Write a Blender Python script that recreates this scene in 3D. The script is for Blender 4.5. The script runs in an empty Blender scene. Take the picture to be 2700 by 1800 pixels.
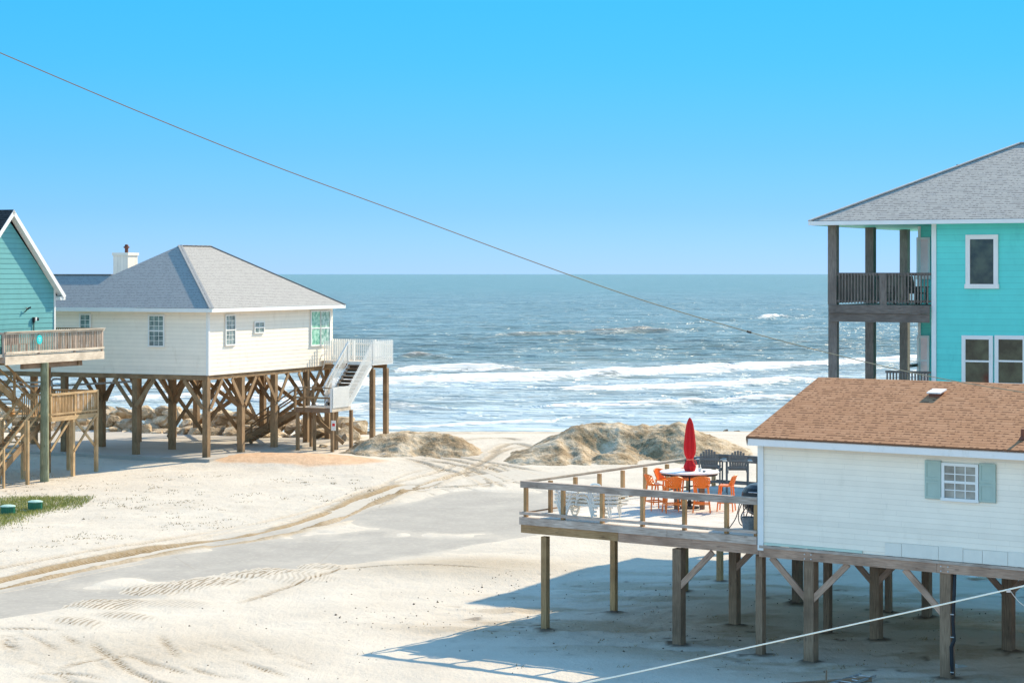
import bpy, math, random
import numpy as np
from mathutils import Vector, Matrix
random.seed(7)
C = bpy.context.scene.collection
SC = bpy.context.scene

# ------------------------------------------------------------------ camera
H, F, HOR = 9.5, 5500.0, 722.0
cam = bpy.data.cameras.new('camera')
cam.sensor_width = 36.0
cam.lens = 36.0 * F / 2700.0
cam.shift_y = -(900 - HOR) / 2700.0
cam.clip_start = 0.5
cam.clip_end = 90000
camo = bpy.data.objects.new('camera', cam)
camo.location = (0, 0, H)
camo.rotation_euler = (math.radians(90), 0, 0)
C.objects.link(camo)
SC.camera = camo

# ------------------------------------------------------------------ light
SUN_AZ = (0.71, 0.703)
SUN_EL = 35.0
w = bpy.data.worlds.new('World')
SC.world = w
w.use_nodes = True
nt = w.node_tree
nt.nodes.clear()
sky = nt.nodes.new('ShaderNodeTexSky')
sky.sky_type = 'NISHITA'
sky.sun_disc = False
sky.sun_elevation = math.radians(SUN_EL)
sky.sun_rotation = math.atan2(SUN_AZ[0], SUN_AZ[1])
sky.air_density = 1.0
sky.dust_density = 0.1
sky.ozone_density = 3.0
tc = nt.nodes.new('ShaderNodeTexCoord')
sp = nt.nodes.new('ShaderNodeSeparateXYZ')
nt.links.new(tc.outputs['Generated'], sp.inputs[0])
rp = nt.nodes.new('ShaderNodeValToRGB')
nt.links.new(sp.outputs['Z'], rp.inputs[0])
SKYRAMP = [(0.0, (0.1833, 0.3337, 0.74)), (0.03, (0.1335, 0.2914, 0.62)), (0.0593, (0.1062, 0.2933, 0.56)), (0.1, (0.0761, 0.3243, 0.54)), (0.131, (0.0658, 0.3497, 0.55)), (0.16, (0.3, 0.7, 0.8)), (0.22, (1.35, 1.25, 1.0)), (0.4, (1.9, 1.65, 1.15)), (0.6, (1.0, 1.45, 1.42)), (1.0, (0.72, 1.42, 1.5))]  # sky above the view is brightened and tinted to fill shaded walls and sand
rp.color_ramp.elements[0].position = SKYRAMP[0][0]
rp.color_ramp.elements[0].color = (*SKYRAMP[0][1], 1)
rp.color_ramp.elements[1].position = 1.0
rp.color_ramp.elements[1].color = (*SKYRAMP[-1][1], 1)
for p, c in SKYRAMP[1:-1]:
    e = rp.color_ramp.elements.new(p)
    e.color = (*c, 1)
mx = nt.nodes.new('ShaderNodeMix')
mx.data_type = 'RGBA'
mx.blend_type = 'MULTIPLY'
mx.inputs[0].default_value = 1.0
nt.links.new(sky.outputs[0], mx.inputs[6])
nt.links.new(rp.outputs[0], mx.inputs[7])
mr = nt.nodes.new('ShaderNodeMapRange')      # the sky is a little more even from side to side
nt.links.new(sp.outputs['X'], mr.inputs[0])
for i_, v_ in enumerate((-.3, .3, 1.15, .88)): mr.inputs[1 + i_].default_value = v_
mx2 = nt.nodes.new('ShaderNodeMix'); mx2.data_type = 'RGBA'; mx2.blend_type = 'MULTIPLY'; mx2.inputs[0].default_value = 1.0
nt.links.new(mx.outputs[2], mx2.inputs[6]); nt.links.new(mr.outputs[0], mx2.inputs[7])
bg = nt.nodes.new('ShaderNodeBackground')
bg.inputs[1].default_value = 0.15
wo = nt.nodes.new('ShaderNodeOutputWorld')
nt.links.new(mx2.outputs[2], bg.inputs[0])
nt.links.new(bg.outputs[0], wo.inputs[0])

sun = bpy.data.lights.new('sun', 'SUN')
sun.energy = 4.4
sun.angle = math.radians(0.5)
sun.color = (1.0, 0.84, 0.60)
suno = bpy.data.objects.new('sun', sun)
el = math.radians(SUN_EL)
sd = Vector((SUN_AZ[0] * math.cos(el), SUN_AZ[1] * math.cos(el), math.sin(el)))
suno.rotation_euler = sd.to_track_quat('Z', 'Y').to_euler()
suno.location = (40, 40, 60)
C.objects.link(suno)
SC.view_settings.view_transform = 'Standard'
SC.view_settings.look = 'None'
SC.view_settings.exposure = 0.80
SC.view_settings.gamma = 1.0

# ------------------------------------------------------------------ helpers
class Frame:
    def __init__(s, ox, oy, ux, uy):
        n = math.hypot(ux, uy)
        s.o = (ox, oy); s.u = (ux / n, uy / n); s.v = (-uy / n, ux / n)
        s.rz = math.atan2(uy, ux)
    def loc(s, x, y):
        dx, dy = x - s.o[0], y - s.o[1]
        return dx * s.u[0] + dy * s.u[1], dx * s.v[0] + dy * s.v[1]
    def wld(s, a, b):
        return s.o[0] + a * s.u[0] + b * s.v[0], s.o[1] + a * s.u[1] + b * s.v[1]
    def hit(s, px, py, P, N):
        """where the sight line of a measured photo point meets a local plane"""
        d = ((px - 1350) / F, 1.0, -(py - HOR) / F)
        o = s.loc(0, 0)
        dl = (d[0] * s.u[0] + d[1] * s.u[1], d[0] * s.v[0] + d[1] * s.v[1], d[2])
        ol = (o[0], o[1], H)
        den = sum(dl[i] * N[i] for i in range(3))
        k = sum((P[i] - ol[i]) * N[i] for i in range(3)) / den
        return tuple(ol[i] + dl[i] * k for i in range(3))
FC = Frame(0.265, 56.0, 0.8101, -0.5863)      # white house with the deck
FB = Frame(-14.56, 100.0, 0.9166, -0.4)       # white house on tall piles
FA = Frame(-20.69, 92.5, 0.9166, -0.4)        # green house, left edge
FD = Frame(11.05, 71.75, 0.879, -0.476)       # turquoise house, right edge

def gpt(px, py, z=0.0):
    Y = (H - z) * F / (py - HOR)
    return ((px - 1350) / F * Y, Y)

class MB:
    def __init__(s):
        s.v = []; s.f = []; s.uv = []; s.sm = []
    def face(s, pts, uvs, sm=False):
        b = len(s.v); s.v += [tuple(p) for p in pts]
        s.f.append(tuple(range(b, b + len(pts)))); s.uv.append([tuple(u) for u in uvs]); s.sm.append(sm)
    def hexa(s, c, dims=None):
        """8 corners: index = ix + 2*iy + 4*iz"""
        r = random.random() * 40
        V = [Vector(p) for p in c]
        L = [(V[1] - V[0]).length, (V[2] - V[0]).length, (V[4] - V[0]).length]
        ax = L.index(max(L))
        quads = [((0, 2, 3, 1), 1, 0), ((4, 5, 7, 6), 0, 1), ((0, 1, 5, 4), 0, 2), ((2, 6, 7, 3), 2, 0), ((0, 4, 6, 2), 2, 1), ((1, 3, 7, 5), 1, 2)]
        for q, a, b in quads:
            la, lb = L[a], L[b]
            base = [(0, 0), (la, 0), (la, lb), (0, lb)]
            if b == ax or (a != ax and lb > la):
                base = [(y, x) for x, y in base]
            s.face([c[i] for i in q], [(x + r, y + r * .37) for x, y in base])
    def box(s, x0, x1, y0, y1, z0, z1):
        s.hexa([(x, y, z) for z in (z0, z1) for y in (y0, y1) for x in (x0, x1)])
    def beam(s, p0, p1, w, h, up=(0, 0, 1)):
        p0 = Vector(p0); p1 = Vector(p1); d = (p1 - p0).normalized()
        up = Vector(up)
        side = d.cross(up)
        if side.length < 1e-4: side = d.cross(Vector((1, 0, 0)))
        side.normalize(); u = side.cross(d).normalized()
        c = []
        for uu in (-h / 2, h / 2):
            for ss in (w / 2, -w / 2):
                for p in (p0, p1):
                    c.append(p + side * ss + u * uu)
        s.hexa(c)
    def tube(s, pts, r, n=8, caps=True):
        pts = [Vector(p) for p in pts]
        rr = r if isinstance(r, (list, tuple)) else [r] * len(pts)
        rings = []; L = 0; prev = None
        for i, p in enumerate(pts):
            d = (pts[min(i + 1, len(pts) - 1)] - pts[max(i - 1, 0)]).normalized()
            a = Vector((0, 0, 1)) if abs(d.z) < .9 else Vector((1, 0, 0))
            if prev is not None: a = prev
            x = d.cross(a).normalized(); y = x.cross(d).normalized(); prev = y
            rings.append([p + (x * math.cos(t) + y * math.sin(t)) * rr[i] for t in [2 * math.pi * k / n for k in range(n)]])
        for i in range(len(pts) - 1):
            l2 = L + (pts[i + 1] - pts[i]).length
            for k in range(n):
                k2 = (k + 1) % n; ww = 2 * math.pi * rr[i] / n
                s.face([rings[i][k], rings[i][k2], rings[i + 1][k2], rings[i + 1][k]], [(L, k * ww), (L, (k + 1) * ww), (l2, (k + 1) * ww), (l2, k * ww)], True)
            L = l2
        if caps:
            s.face(rings[0][::-1], [(0, 0)] * n); s.face(rings[-1], [(0, 0)] * n)
    def lathe(s, prof, n=24, c=(0, 0), fold=0, nf=8, close=True):
        rings = []
        for r, z in prof:
            ring = []
            for k in range(n):
                t = 2 * math.pi * k / n
                q = r * (1 + fold * math.cos(nf * t))
                ring.append((c[0] + q * math.cos(t), c[1] + q * math.sin(t), z))
            rings.append(ring)
        for i in range(len(prof) - 1):
            for k in range(n):
                k2 = (k + 1) % n
                s.face([rings[i][k], rings[i][k2], rings[i + 1][k2], rings[i + 1][k]], [(k / n, prof[i][1]), ((k + 1) / n, prof[i][1]), ((k + 1) / n, prof[i + 1][1]), (k / n, prof[i + 1][1])], True)
        if close:
            s.face(rings[0][::-1], [(0, 0)] * n); s.face(rings[-1], [(0, 0)] * n)
    def build(s, name, m, parent=None, loc=None, rz=None):
        me = bpy.data.meshes.new(name)
        me.from_pydata(s.v, [], s.f)
        ul = me.uv_layers.new(name='UVMap')
        flat = [c for f in s.uv for u in f for c in u]
        ul.data.foreach_set('uv', flat)
        me.polygons.foreach_set('use_smooth', s.sm)
        me.materials.append(m); me.update()
        o = bpy.data.objects.new(name, me); C.objects.link(o)
        if parent: o.parent = parent
        if loc: o.location = loc
        if rz is not None: o.rotation_euler = (0, 0, rz)
        return o

def thing(name, label, cat, loc=(0, 0, 0), rz=0, group=None):
    o = bpy.data.objects.new(name, None); C.objects.link(o)
    o.empty_display_size = .2
    o.location = loc; o.rotation_euler = (0, 0, rz)
    o['label'] = label; o['category'] = cat
    if group: o['group'] = group
    return o
def tag(o, label, cat, group=None, kind=None):
    o['label'] = label; o['category'] = cat
    if group: o['group'] = group
    if kind: o['kind'] = kind
    return o
def dup(root, loc, rz, label, group=None):
    r = root.copy(); C.objects.link(r); r.location = loc; r.rotation_euler = (0, 0, rz); r['label'] = label
    if group: r['group'] = group
    for ch in list(root.children):
        c = ch.copy(); C.objects.link(c); c.parent = r
        for g in ch.children:
            d = g.copy(); C.objects.link(d); d.parent = c
    return r

# ------------------------------------------------------------------ materials
def newmat(name):
    m = bpy.data.materials.new(name); m.use_nodes = True
    nt = m.node_tree; b = nt.nodes['Principled BSDF']
    return m, nt, b
def N(nt, t, **kw):
    n = nt.nodes.new(t)
    for k, v in kw.items():
        if k.startswith('i_'):
            n.inputs[int(k[2:])].default_value = v
        else: setattr(n, k, v)
    return n
def noise(nt, vec, scale, detail=4, rough=.55):
    n = N(nt, 'ShaderNodeTexNoise'); n.inputs['Scale'].default_value = scale
    n.inputs['Detail'].default_value = detail; n.inputs['Roughness'].default_value = rough
    if vec is not None: nt.links.new(vec, n.inputs['Vector'])
    return n
def ramp(nt, fac, stops):
    r = N(nt, 'ShaderNodeValToRGB'); nt.links.new(fac, r.inputs[0])
    e = r.color_ramp.elements
    e[0].position, e[0].color = stops[0][0], (*stops[0][1], 1)
    e[1].position, e[1].color = stops[-1][0], (*stops[-1][1], 1)
    for p, c in stops[1:-1]:
        x = e.new(p); x.color = (*c, 1)
    return r
def mixc(nt, fac, a, b, mode='MIX'):
    m = N(nt, 'ShaderNodeMix', data_type='RGBA', blend_type=mode)
    for i, x in ((0, fac), (6, a), (7, b)):
        if isinstance(x, (int, float)): m.inputs[i].default_value = x
        elif isinstance(x, tuple): m.inputs[i].default_value = (*x, 1)
        else: nt.links.new(x, m.inputs[i])
    return m.outputs[2]
def math_(nt, op, a, b=None, c=None, clamp=False):
    m = N(nt, 'ShaderNodeMath', operation=op, use_clamp=clamp)
    for i, x in enumerate((a, b, c)):
        if x is None: continue
        if isinstance(x, (int, float)): m.inputs[i].default_value = x
        else: nt.links.new(x, m.inputs[i])
    return m.outputs[0]
def bump(nt, h, b, strength=.5, dist=.02):
    bp = N(nt, 'ShaderNodeBump'); bp.inputs['Strength'].default_value = strength; bp.inputs['Distance'].default_value = dist
    nt.links.new(h, bp.inputs['Height']); nt.links.new(bp.outputs[0], b.inputs['Normal'])
    return bp
def mapping(nt, vec, scale):
    m = N(nt, 'ShaderNodeMapping'); nt.links.new(vec, m.inputs[0]); m.inputs['Scale'].default_value = scale
    return m.outputs[0]

def wood(name, c1, c2, c3, knots=.35):
    m, nt, b = newmat(name)
    tc = N(nt, 'ShaderNodeTexCoord'); oi = N(nt, 'ShaderNodeObjectInfo')
    uv = mapping(nt, tc.outputs['UV'], (.9, 14, 1))
    g = noise(nt, uv, 3.0, 5, .6)
    col = ramp(nt, g.outputs[0], [(.28, c1), (.5, c2), (.72, c3)]).outputs[0]
    big = noise(nt, tc.outputs['UV'], 1.1, 3)
    col = mixc(nt, math_(nt, 'MULTIPLY', math_(nt, 'SUBTRACT', big.outputs[0], .42, clamp=True), 2.2, clamp=True), col, tuple(x * .62 for x in c1))
    k = N(nt, 'ShaderNodeTexVoronoi'); k.inputs['Scale'].default_value = 1.0
    nt.links.new(mapping(nt, tc.outputs['UV'], (2.2, 6, 1)), k.inputs['Vector'])
    kf = math_(nt, 'LESS_THAN', k.outputs['Distance'], .13)
    col = mixc(nt, math_(nt, 'MULTIPLY', kf, knots), col, (.05, .03, .02))
    v = math_(nt, 'ADD', math_(nt, 'MULTIPLY', oi.outputs['Random'], .3), .85)
    hs = N(nt, 'ShaderNodeHueSaturation'); nt.links.new(col, hs.inputs['Color']); nt.links.new(v, hs.inputs['Value'])
    nt.links.new(hs.outputs[0], b.inputs['Base Color']); b.inputs['Roughness'].default_value = .82
    bump(nt, g.outputs[0], b, .35, .01)
    return m
W_grey = wood('weathered_grey_wood', (.29, .20, .155), (.50, .39, .32), (.66, .54, .45))
W_gold = wood('golden_treated_wood', (.28, .15, .06), (.47, .275, .125), (.60, .375, .19))
W_brown = wood('brown_treated_wood', (.16, .095, .055), (.29, .185, .115), (.39, .26, .17))
W_beam = wood('rosy_brown_beam', (.30, .17, .11), (.50, .31, .215), (.62, .40, .29))
W_tan = wood('tan_pile_wood', (.17, .10, .048), (.31, .195, .10), (.44, .305, .18))
W_new = wood('new_pine', (.36, .22, .10), (.56, .37, .19), (.70, .50, .29), .15)
W_pale = wood('bleached_board', (.45, .36, .27), (.66, .56, .45), (.78, .70, .6), .15)
W_dark = wood('dark_wood', (.055, .045, .035), (.10, .085, .07), (.15, .13, .11))
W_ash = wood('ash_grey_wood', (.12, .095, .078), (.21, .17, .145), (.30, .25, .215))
W_deck = wood('sun_bleached_deck', (.72, .66, .59), (.70, .64, .57), (.80, .75, .69), .1)
W_green = wood('green_treated_pile', (.14, .15, .085), (.27, .29, .18), (.38, .40, .28), .6)

def plain(name, c, rough=.6, var=.12, scale=3.0, metal=0, spec=.4, bmp=0, dirt=None, lap=None):
    m, nt, b = newmat(name)
    tc = N(nt, 'ShaderNodeTexCoord')
    n = noise(nt, tc.outputs['Object'], scale, 5, .6)
    col = ramp(nt, n.outputs[0], [(.25, tuple(x * (1 - var) for x in c)), (.75, tuple(min(x * (1 + var), 1) for x in c))]).outputs[0]
    if dirt:
        n2 = noise(nt, mapping(nt, tc.outputs['Object'], (1, 1, .35)), 2.3, 6, .7)
        f = math_(nt, 'MULTIPLY', math_(nt, 'SUBTRACT', n2.outputs[0], .56, clamp=True), 5, clamp=True)
        col = mixc(nt, math_(nt, 'MULTIPLY', f, .5), col, dirt)
    if lap:   # darker lines in the joints of the boards, and the butt joints
        sx = N(nt, 'ShaderNodeSeparateXYZ'); nt.links.new(tc.outputs['UV'], sx.inputs[0])
        q = math_(nt, 'DIVIDE', math_(nt, 'SUBTRACT', sx.outputs[1], lap[0]), lap[1])
        g = math_(nt, 'LESS_THAN', math_(nt, 'FRACT', q), lap[2])
        wn = N(nt, 'ShaderNodeTexWhiteNoise', noise_dimensions='1D'); nt.links.new(math_(nt, 'FLOOR', q), wn.inputs['W'])
        jx = math_(nt, 'FRACT', math_(nt, 'ADD', math_(nt, 'DIVIDE', sx.outputs[0], 3.6), wn.outputs[0]))
        j = math_(nt, 'LESS_THAN', jx, .004)
        tone = math_(nt, 'ADD', .96, math_(nt, 'MULTIPLY', wn.outputs[0], .06))
        if lap[4]: g = math_(nt, 'MAXIMUM', g, math_(nt, 'MULTIPLY', j, .5))
        dk = mixc(nt, 1.0, col, (lap[3],) * 3, 'MULTIPLY')
        col = mixc(nt, g, col, dk)
        hs_ = N(nt, 'ShaderNodeHueSaturation'); nt.links.new(col, hs_.inputs['Color']); nt.links.new(tone, hs_.inputs['Value']); col = hs_.outputs[0]
    nt.links.new(col, b.inputs['Base Color'])
    b.inputs['Roughness'].default_value = rough; b.inputs['Metallic'].default_value = metal
    b.inputs['Specular IOR Level'].default_value = spec
    if bmp: bump(nt, n.outputs[0], b, bmp, .01)
    return m
M_white = plain('white_siding', (.93, .84, .72), .55, .04, 2.0, dirt=(.66, .56, .42), lap=(4.63, .19, .045, .62, 0))
M_whiteC = plain('white_siding_weathered', (.95, .85, .72), .55, .05, 1.3, dirt=(.74, .66, .54), lap=(2.86, .128, .07, .82, 1))
M_trim = plain('white_trim', (.80, .80, .78), .5, .04, 3.0)
M_trimdirty = plain('grey_white_trim', (.84, .80, .77), .55, .05, 2.0, dirt=(.55, .50, .40))
M_cream = plain('cream_wall', (.66, .58, .45), .6, .04, 2.0)
M_teal = plain('turquoise_siding', (.13, .70, .64), .55, .07, 1.2, dirt=(.08, .52, .49), lap=(3.0, .2, .05, .75, 0))
M_green = plain('seafoam_siding', (.12, .38, .40), .6, .07, 1.8, dirt=(.09, .32, .34), lap=(5.9, .225, .10, .55, 0))
M_shutter = plain('sage_shutter', (.40, .50, .44), .6, .06, 5)
M_patch = plain('grey_green_panel', (.82, .77, .68), .6, .05, 3, dirt=(.70, .66, .58))
M_mint = plain('mint_strip', (.56, .68, .58), .6, .06, 3)
M_soff = plain('yellowed_soffit', (.72, .64, .42), .6, .06, 3)
M_black = plain('black_enamel', (.012, .012, .014), .35, .2, 6)
M_iron = plain('black_iron', (.02, .02, .022), .5, .2, 6)
M_orange = plain('orange_plastic', (.95, .21, .02), .38, .05, 4, spec=.5)
M_slate = plain('slate_grey_lumber', (.15, .155, .15), .55, .15, 5)
M_red = plain('red_canvas', (.62, .008, .012), .75, .14, 5, bmp=.2)
M_tie = plain('red_strap', (.75, .12, .08), .7, .1, 5)
M_resin = plain('white_resin', (.78, .76, .70), .35, .05, 4)
M_bucket = plain('grey_pail', (.22, .24, .25), .6, .3, 14)
M_lidg = plain('green_plastic', (.012, .14, .085), .4, .12, 6)
M_lidt = plain('pale_green_lid', (.42, .60, .53), .5, .15, 8)
M_rope = plain('white_rope', (.75, .78, .70), .6, .05, 8)
M_cable = plain('dark_cable', (.17, .17, .12), .35, .1, 5)
M_alu = plain('aluminium', (.5, .52, .54), .35, .1, 6, metal=.8)
M_tin = plain('galvanised', (.55, .55, .55), .45, .1, 6, metal=.4)
M_pipe = plain('black_insulation', (.012, .016, .022), .5, .2, 6)
M_disc = plain('turquoise_disc', (.02, .58, .60), .4, .04, 5)
M_discmark = plain('pale_marks', (.55, .85, .85), .5, .03, 5)
M_redsign = plain('red_sign', (.75, .03, .03), .5, .03, 5)
M_rust = plain('rusty_pipe', (.17, .06, .035), .7, .2, 8)
M_concrete = plain('pale_concrete', (.40, .37, .33), .85, .12, .8, bmp=.2, dirt=(.36, .32, .27))
M_blade = plain('white_fan', (.75, .74, .70), .5, .04, 5)

def shingle(name, cols, dark, bias):
    m, nt, b = newmat(name)
    tc = N(nt, 'ShaderNodeTexCoord')
    br = N(nt, 'ShaderNodeTexBrick'); nt.links.new(tc.outputs['UV'], br.inputs['Vector'])
    br.inputs['Scale'].default_value = 1; br.inputs['Brick Width'].default_value = .31; br.inputs['Row Height'].default_value = .145
    br.inputs['Mortar Size'].default_value = .012; br.inputs['Mortar Smooth'].default_value = .3; br.inputs['Bias'].default_value = 0
    br.inputs['Color1'].default_value = (1, 1, 1, 1); br.inputs['Color2'].default_value = (0, 0, 0, 1); br.inputs['Mortar'].default_value = (.5, .5, .5, 1)
    br.offset = .5; br.squash = 1.3; br.squash_frequency = 3
    # per tab tone
    col = ramp(nt, br.outputs['Color'], [(0, cols[0]), (.35, cols[1]), (.7, cols[2]), (1, cols[3])]).outputs[0]
    n = noise(nt, tc.outputs['UV'], .8, 4)
    col = mixc(nt, math_(nt, 'MULTIPLY', n.outputs[0], .5), col, cols[1])
    gr = noise(nt, tc.outputs['UV'], 40, 3)
    col = mixc(nt, .35, col, ramp(nt, gr.outputs[0], [(.3, tuple(x * .6 for x in cols[1])), (.7, tuple(min(x * 1.3, 1) for x in cols[2]))]).outputs[0])
    # the butt edge of each course, thick only where a laminated tab sits
    sx = N(nt, 'ShaderNodeSeparateXYZ'); nt.links.new(tc.outputs['UV'], sx.inputs[0])
    row = math_(nt, 'FRACT', math_(nt, 'DIVIDE', sx.outputs[1], .145))
    tn = N(nt, 'ShaderNodeTexNoise'); tn.inputs['Scale'].default_value = 1; tn.inputs['Detail'].default_value = 1
    cb = N(nt, 'ShaderNodeCombineXYZ')
    nt.links.new(math_(nt, 'MULTIPLY', sx.outputs[0], 7.5), cb.inputs[0])
    nt.links.new(math_(nt, 'MULTIPLY', math_(nt, 'FLOOR', math_(nt, 'DIVIDE', sx.outputs[1], .145)), 7.31), cb.inputs[1])
    nt.links.new(cb.outputs[0], tn.inputs['Vector'])
    tab = math_(nt, 'GREATER_THAN', tn.outputs[0], .53)
    wdt = math_(nt, 'ADD', math_(nt, 'MULTIPLY', tab, bias), .13)
    edge = math_(nt, 'LESS_THAN', row, wdt)
    col = mixc(nt, math_(nt, 'MULTIPLY', edge, .72), col, dark)
    nt.links.new(col, b.inputs['Base Color']); b.inputs['Roughness'].default_value = .95
    b.inputs['Specular IOR Level'].default_value = .15
    hgt = math_(nt, 'ADD', math_(nt, 'SUBTRACT', 1, row), math_(nt, 'MULTIPLY', tab, .5))
    bump(nt, hgt, b, .5, .015)
    return m
R_brown = shingle('brown_shingles', [(.33, .155, .075), (.42, .205, .105), (.49, .26, .145), (.39, .185, .095)], (.09, .035, .018), .34)
R_grey = shingle('grey_shingles', [(.34, .33, .315), (.37, .36, .345), (.40, .39, .37), (.355, .345, .33)], (.15, .145, .15), .20)
R_mix = shingle('taupe_shingles', [(.34, .315, .29), (.44, .40, .355), (.52, .475, .415), (.38, .355, .34)], (.10, .09, .09), .26)
R_dark = shingle('charcoal_shingles', [(.03, .03, .032), (.05, .05, .05), (.07, .065, .065), (.04, .04, .04)], (.012, .012, .012), .3)

def glass(name, c1, c2, scale=2.0, rough=.06):
    m, nt, b = newmat(name)
    tc = N(nt, 'ShaderNodeTexCoord')
    n = noise(nt, tc.outputs['Object'], scale, 4, .6)
    col = ramp(nt, n.outputs[0], [(.38, c1), (.62, c2)]).outputs[0]
    nt.links.new(col, b.inputs['Base Color']); b.inputs['Roughness'].default_value = rough
    b.inputs['Specular IOR Level'].default_value = .55
    return m
G_dark = glass('dark_glass', (.016, .024, .016), (.07, .085, .05), 1.6)  # lighter mottling painted in for faint reflections
G_blind = glass('glass_over_blinds', (.20, .20, .18), (.38, .38, .34), 1.2, .15)
G_pink = glass('glass_painted_pink_reflection', (.80, .55, .52), (.92, .70, .66), 1.0, .2)  # the pink reflection is painted into the pane's base colour
G_cool = glass('cool_glass', (.10, .15, .16), (.28, .36, .36), 3.0, .1)
G_curt = glass('green_curtain_glass', (.08, .36, .22), (.42, .70, .55), 5.0, .2)
G_curt2 = glass('teal_painted_reflection_glass', (.10, .28, .22), (.50, .66, .60), 4.0, .15)  # reflection tones are painted into this pane's base colour

# ------------------------------------------------------------------ numpy noise
def vn(x, y, seed=0):
    xi = np.floor(x).astype(np.int64); yi = np.floor(y).astype(np.int64)
    xf = x - xi; yf = y - yi
    def h(a, b):
        n = (a * 374761393 + b * 668265263 + seed * 974634777) & 0xFFFFFFFF
        n = ((n ^ (n >> 13)) * 1274126177) & 0xFFFFFFFF
        n = n ^ (n >> 16)
        return (n & 0xFFFF) / 65535.0
    u = xf * xf * (3 - 2 * xf); v = yf * yf * (3 - 2 * yf)
    return (h(xi, yi) * (1 - u) + h(xi + 1, yi) * u) * (1 - v) + (h(xi, yi + 1) * (1 - u) + h(xi + 1, yi + 1) * u) * v
def fbm(x, y, o=4, seed=0, g=.5):
    t = 0; a = 1; s = 0
    for i in range(o):
        t = t + a * (vn(x * 2 ** i, y * 2 ** i, seed + i * 17) - .5); s += a; a *= g
    return t / s
def sst(a, b, x):
    t = np.clip((x - a) / (b - a), 0, 1)
    return t * t * (3 - 2 * t)

def base_h(x, y):
    b = sst(75, 110, y) * .62
    b = b - sst(112, 152, y + .12 * (-x) * 0) * 2.25
    return b
def catmull(P, n=8):
    P = [np.array(p, float) for p in P]; P = [2 * P[0] - P[1]] + P + [2 * P[-1] - P[-2]]
    out = []
    for i in range(1, len(P) - 2):
        for k in range(n):
            t = k / n
            out.append(.5 * ((2 * P[i]) + (-P[i - 1] + P[i + 1]) * t + (2 * P[i - 1] - 5 * P[i] + 4 * P[i + 1] - P[i + 2]) * t * t + (-P[i - 1] + 3 * P[i] - 3 * P[i + 1] + P[i + 2]) * t ** 3))
    out.append(P[-2]); return np.array(out)
def polydist(x, y, pts):
    best = np.full(x.shape, 1e9); al = np.zeros(x.shape); sg = np.zeros(x.shape); L = 0
    for i in range(len(pts) - 1):
        a = pts[i]; b = pts[i + 1]; d = b - a; l = math.hypot(*d)
        if l < 1e-6: continue
        t = np.clip(((x - a[0]) * d[0] + (y - a[1]) * d[1]) / (l * l), 0, 1)
        qx = x - a[0] - t * d[0]; qy = y - a[1] - t * d[1]; dd = np.hypot(qx, qy)
        m = dd < best
        best = np.where(m, dd, best); al = np.where(m, L + t * l, al); sg = np.where(m, np.sign(d[0] * qy - d[1] * qx), sg); L += l
    return best, al, sg

ROAD_O = (-14.1, 57.4); RD = (.648, .762); RN = (-.762, .648)
def road_ln(x, y):
    dx, dy = x - ROAD_O[0], y - ROAD_O[1]
    return dx * RD[0] + dy * RD[1], dx * RN[0] + dy * RN[1]
def road_far(l): return np.clip(5.1 + (l - 3.7) * .27, 2.5, 11.3)
def road_near(l): return .1 + l * .022

# ------------------------------------------------------------------ ground
def grow(start, step, end, g=1.12):
    out = []; x = start; s = step
    while abs(x - start) < abs(end - start):
        s *= g; x += s if end > start else -s; out.append(x)
    return out
fx = list(np.arange(-29, 21.01, .12))
gx = np.array(sorted(grow(-29, .12, -1500)) + fx + grow(21, .12, 1500))
fy = list(np.arange(47, 112, .10)) + list(np.arange(112, 118, .2))
gy = np.array(sorted(grow(47, .10, -300)) + fy + list(np.arange(118, 165, .5)) + [170, 190, 230])
X, Y = np.meshgrid(gx, gy)
Z = base_h(X, Y)
ta = np.zeros(X.shape); track = np.zeros(X.shape); damp_and_shade = np.zeros(X.shape); clay = np.zeros(X.shape); soil = np.zeros(X.shape)
land = 1 - sst(112, 125, Y)
near = 1 - sst(60, 160, np.abs(X)) 
Z += land * (fbm(X / 7, Y / 7, 3, 1) * .20 + fbm(X / 1.6, Y / 1.6, 3, 5) * .07 + fbm(X / .45, Y / .45, 2, 9) * .025)
l_, n_ = road_ln(X, Y)
far_ = road_far(l_) + fbm(X / 2.5, Y / 2.5, 4, 22) * 2.2
near_ = road_near(l_) + fbm(X / 1.5, Y / 1.5, 4, 31) * .25
inside = sst(-.25, .25, n_ - near_) * (1 - sst(-.5, .6, n_ - far_)) * sst(-62, -60, l_) * (1 - sst(33, 37, l_ + fbm(X / 3, Y / 3, 3, 41) * 6))
patch = fbm(X / 4 + 3, Y / 4, 4, 55)
drift = sst(.20, .33, patch + .08 * sst(-3, 0, n_ - far_))
Z = Z * (1 - inside) + inside * (base_h(X, Y) - .06 + drift * .075)

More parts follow.
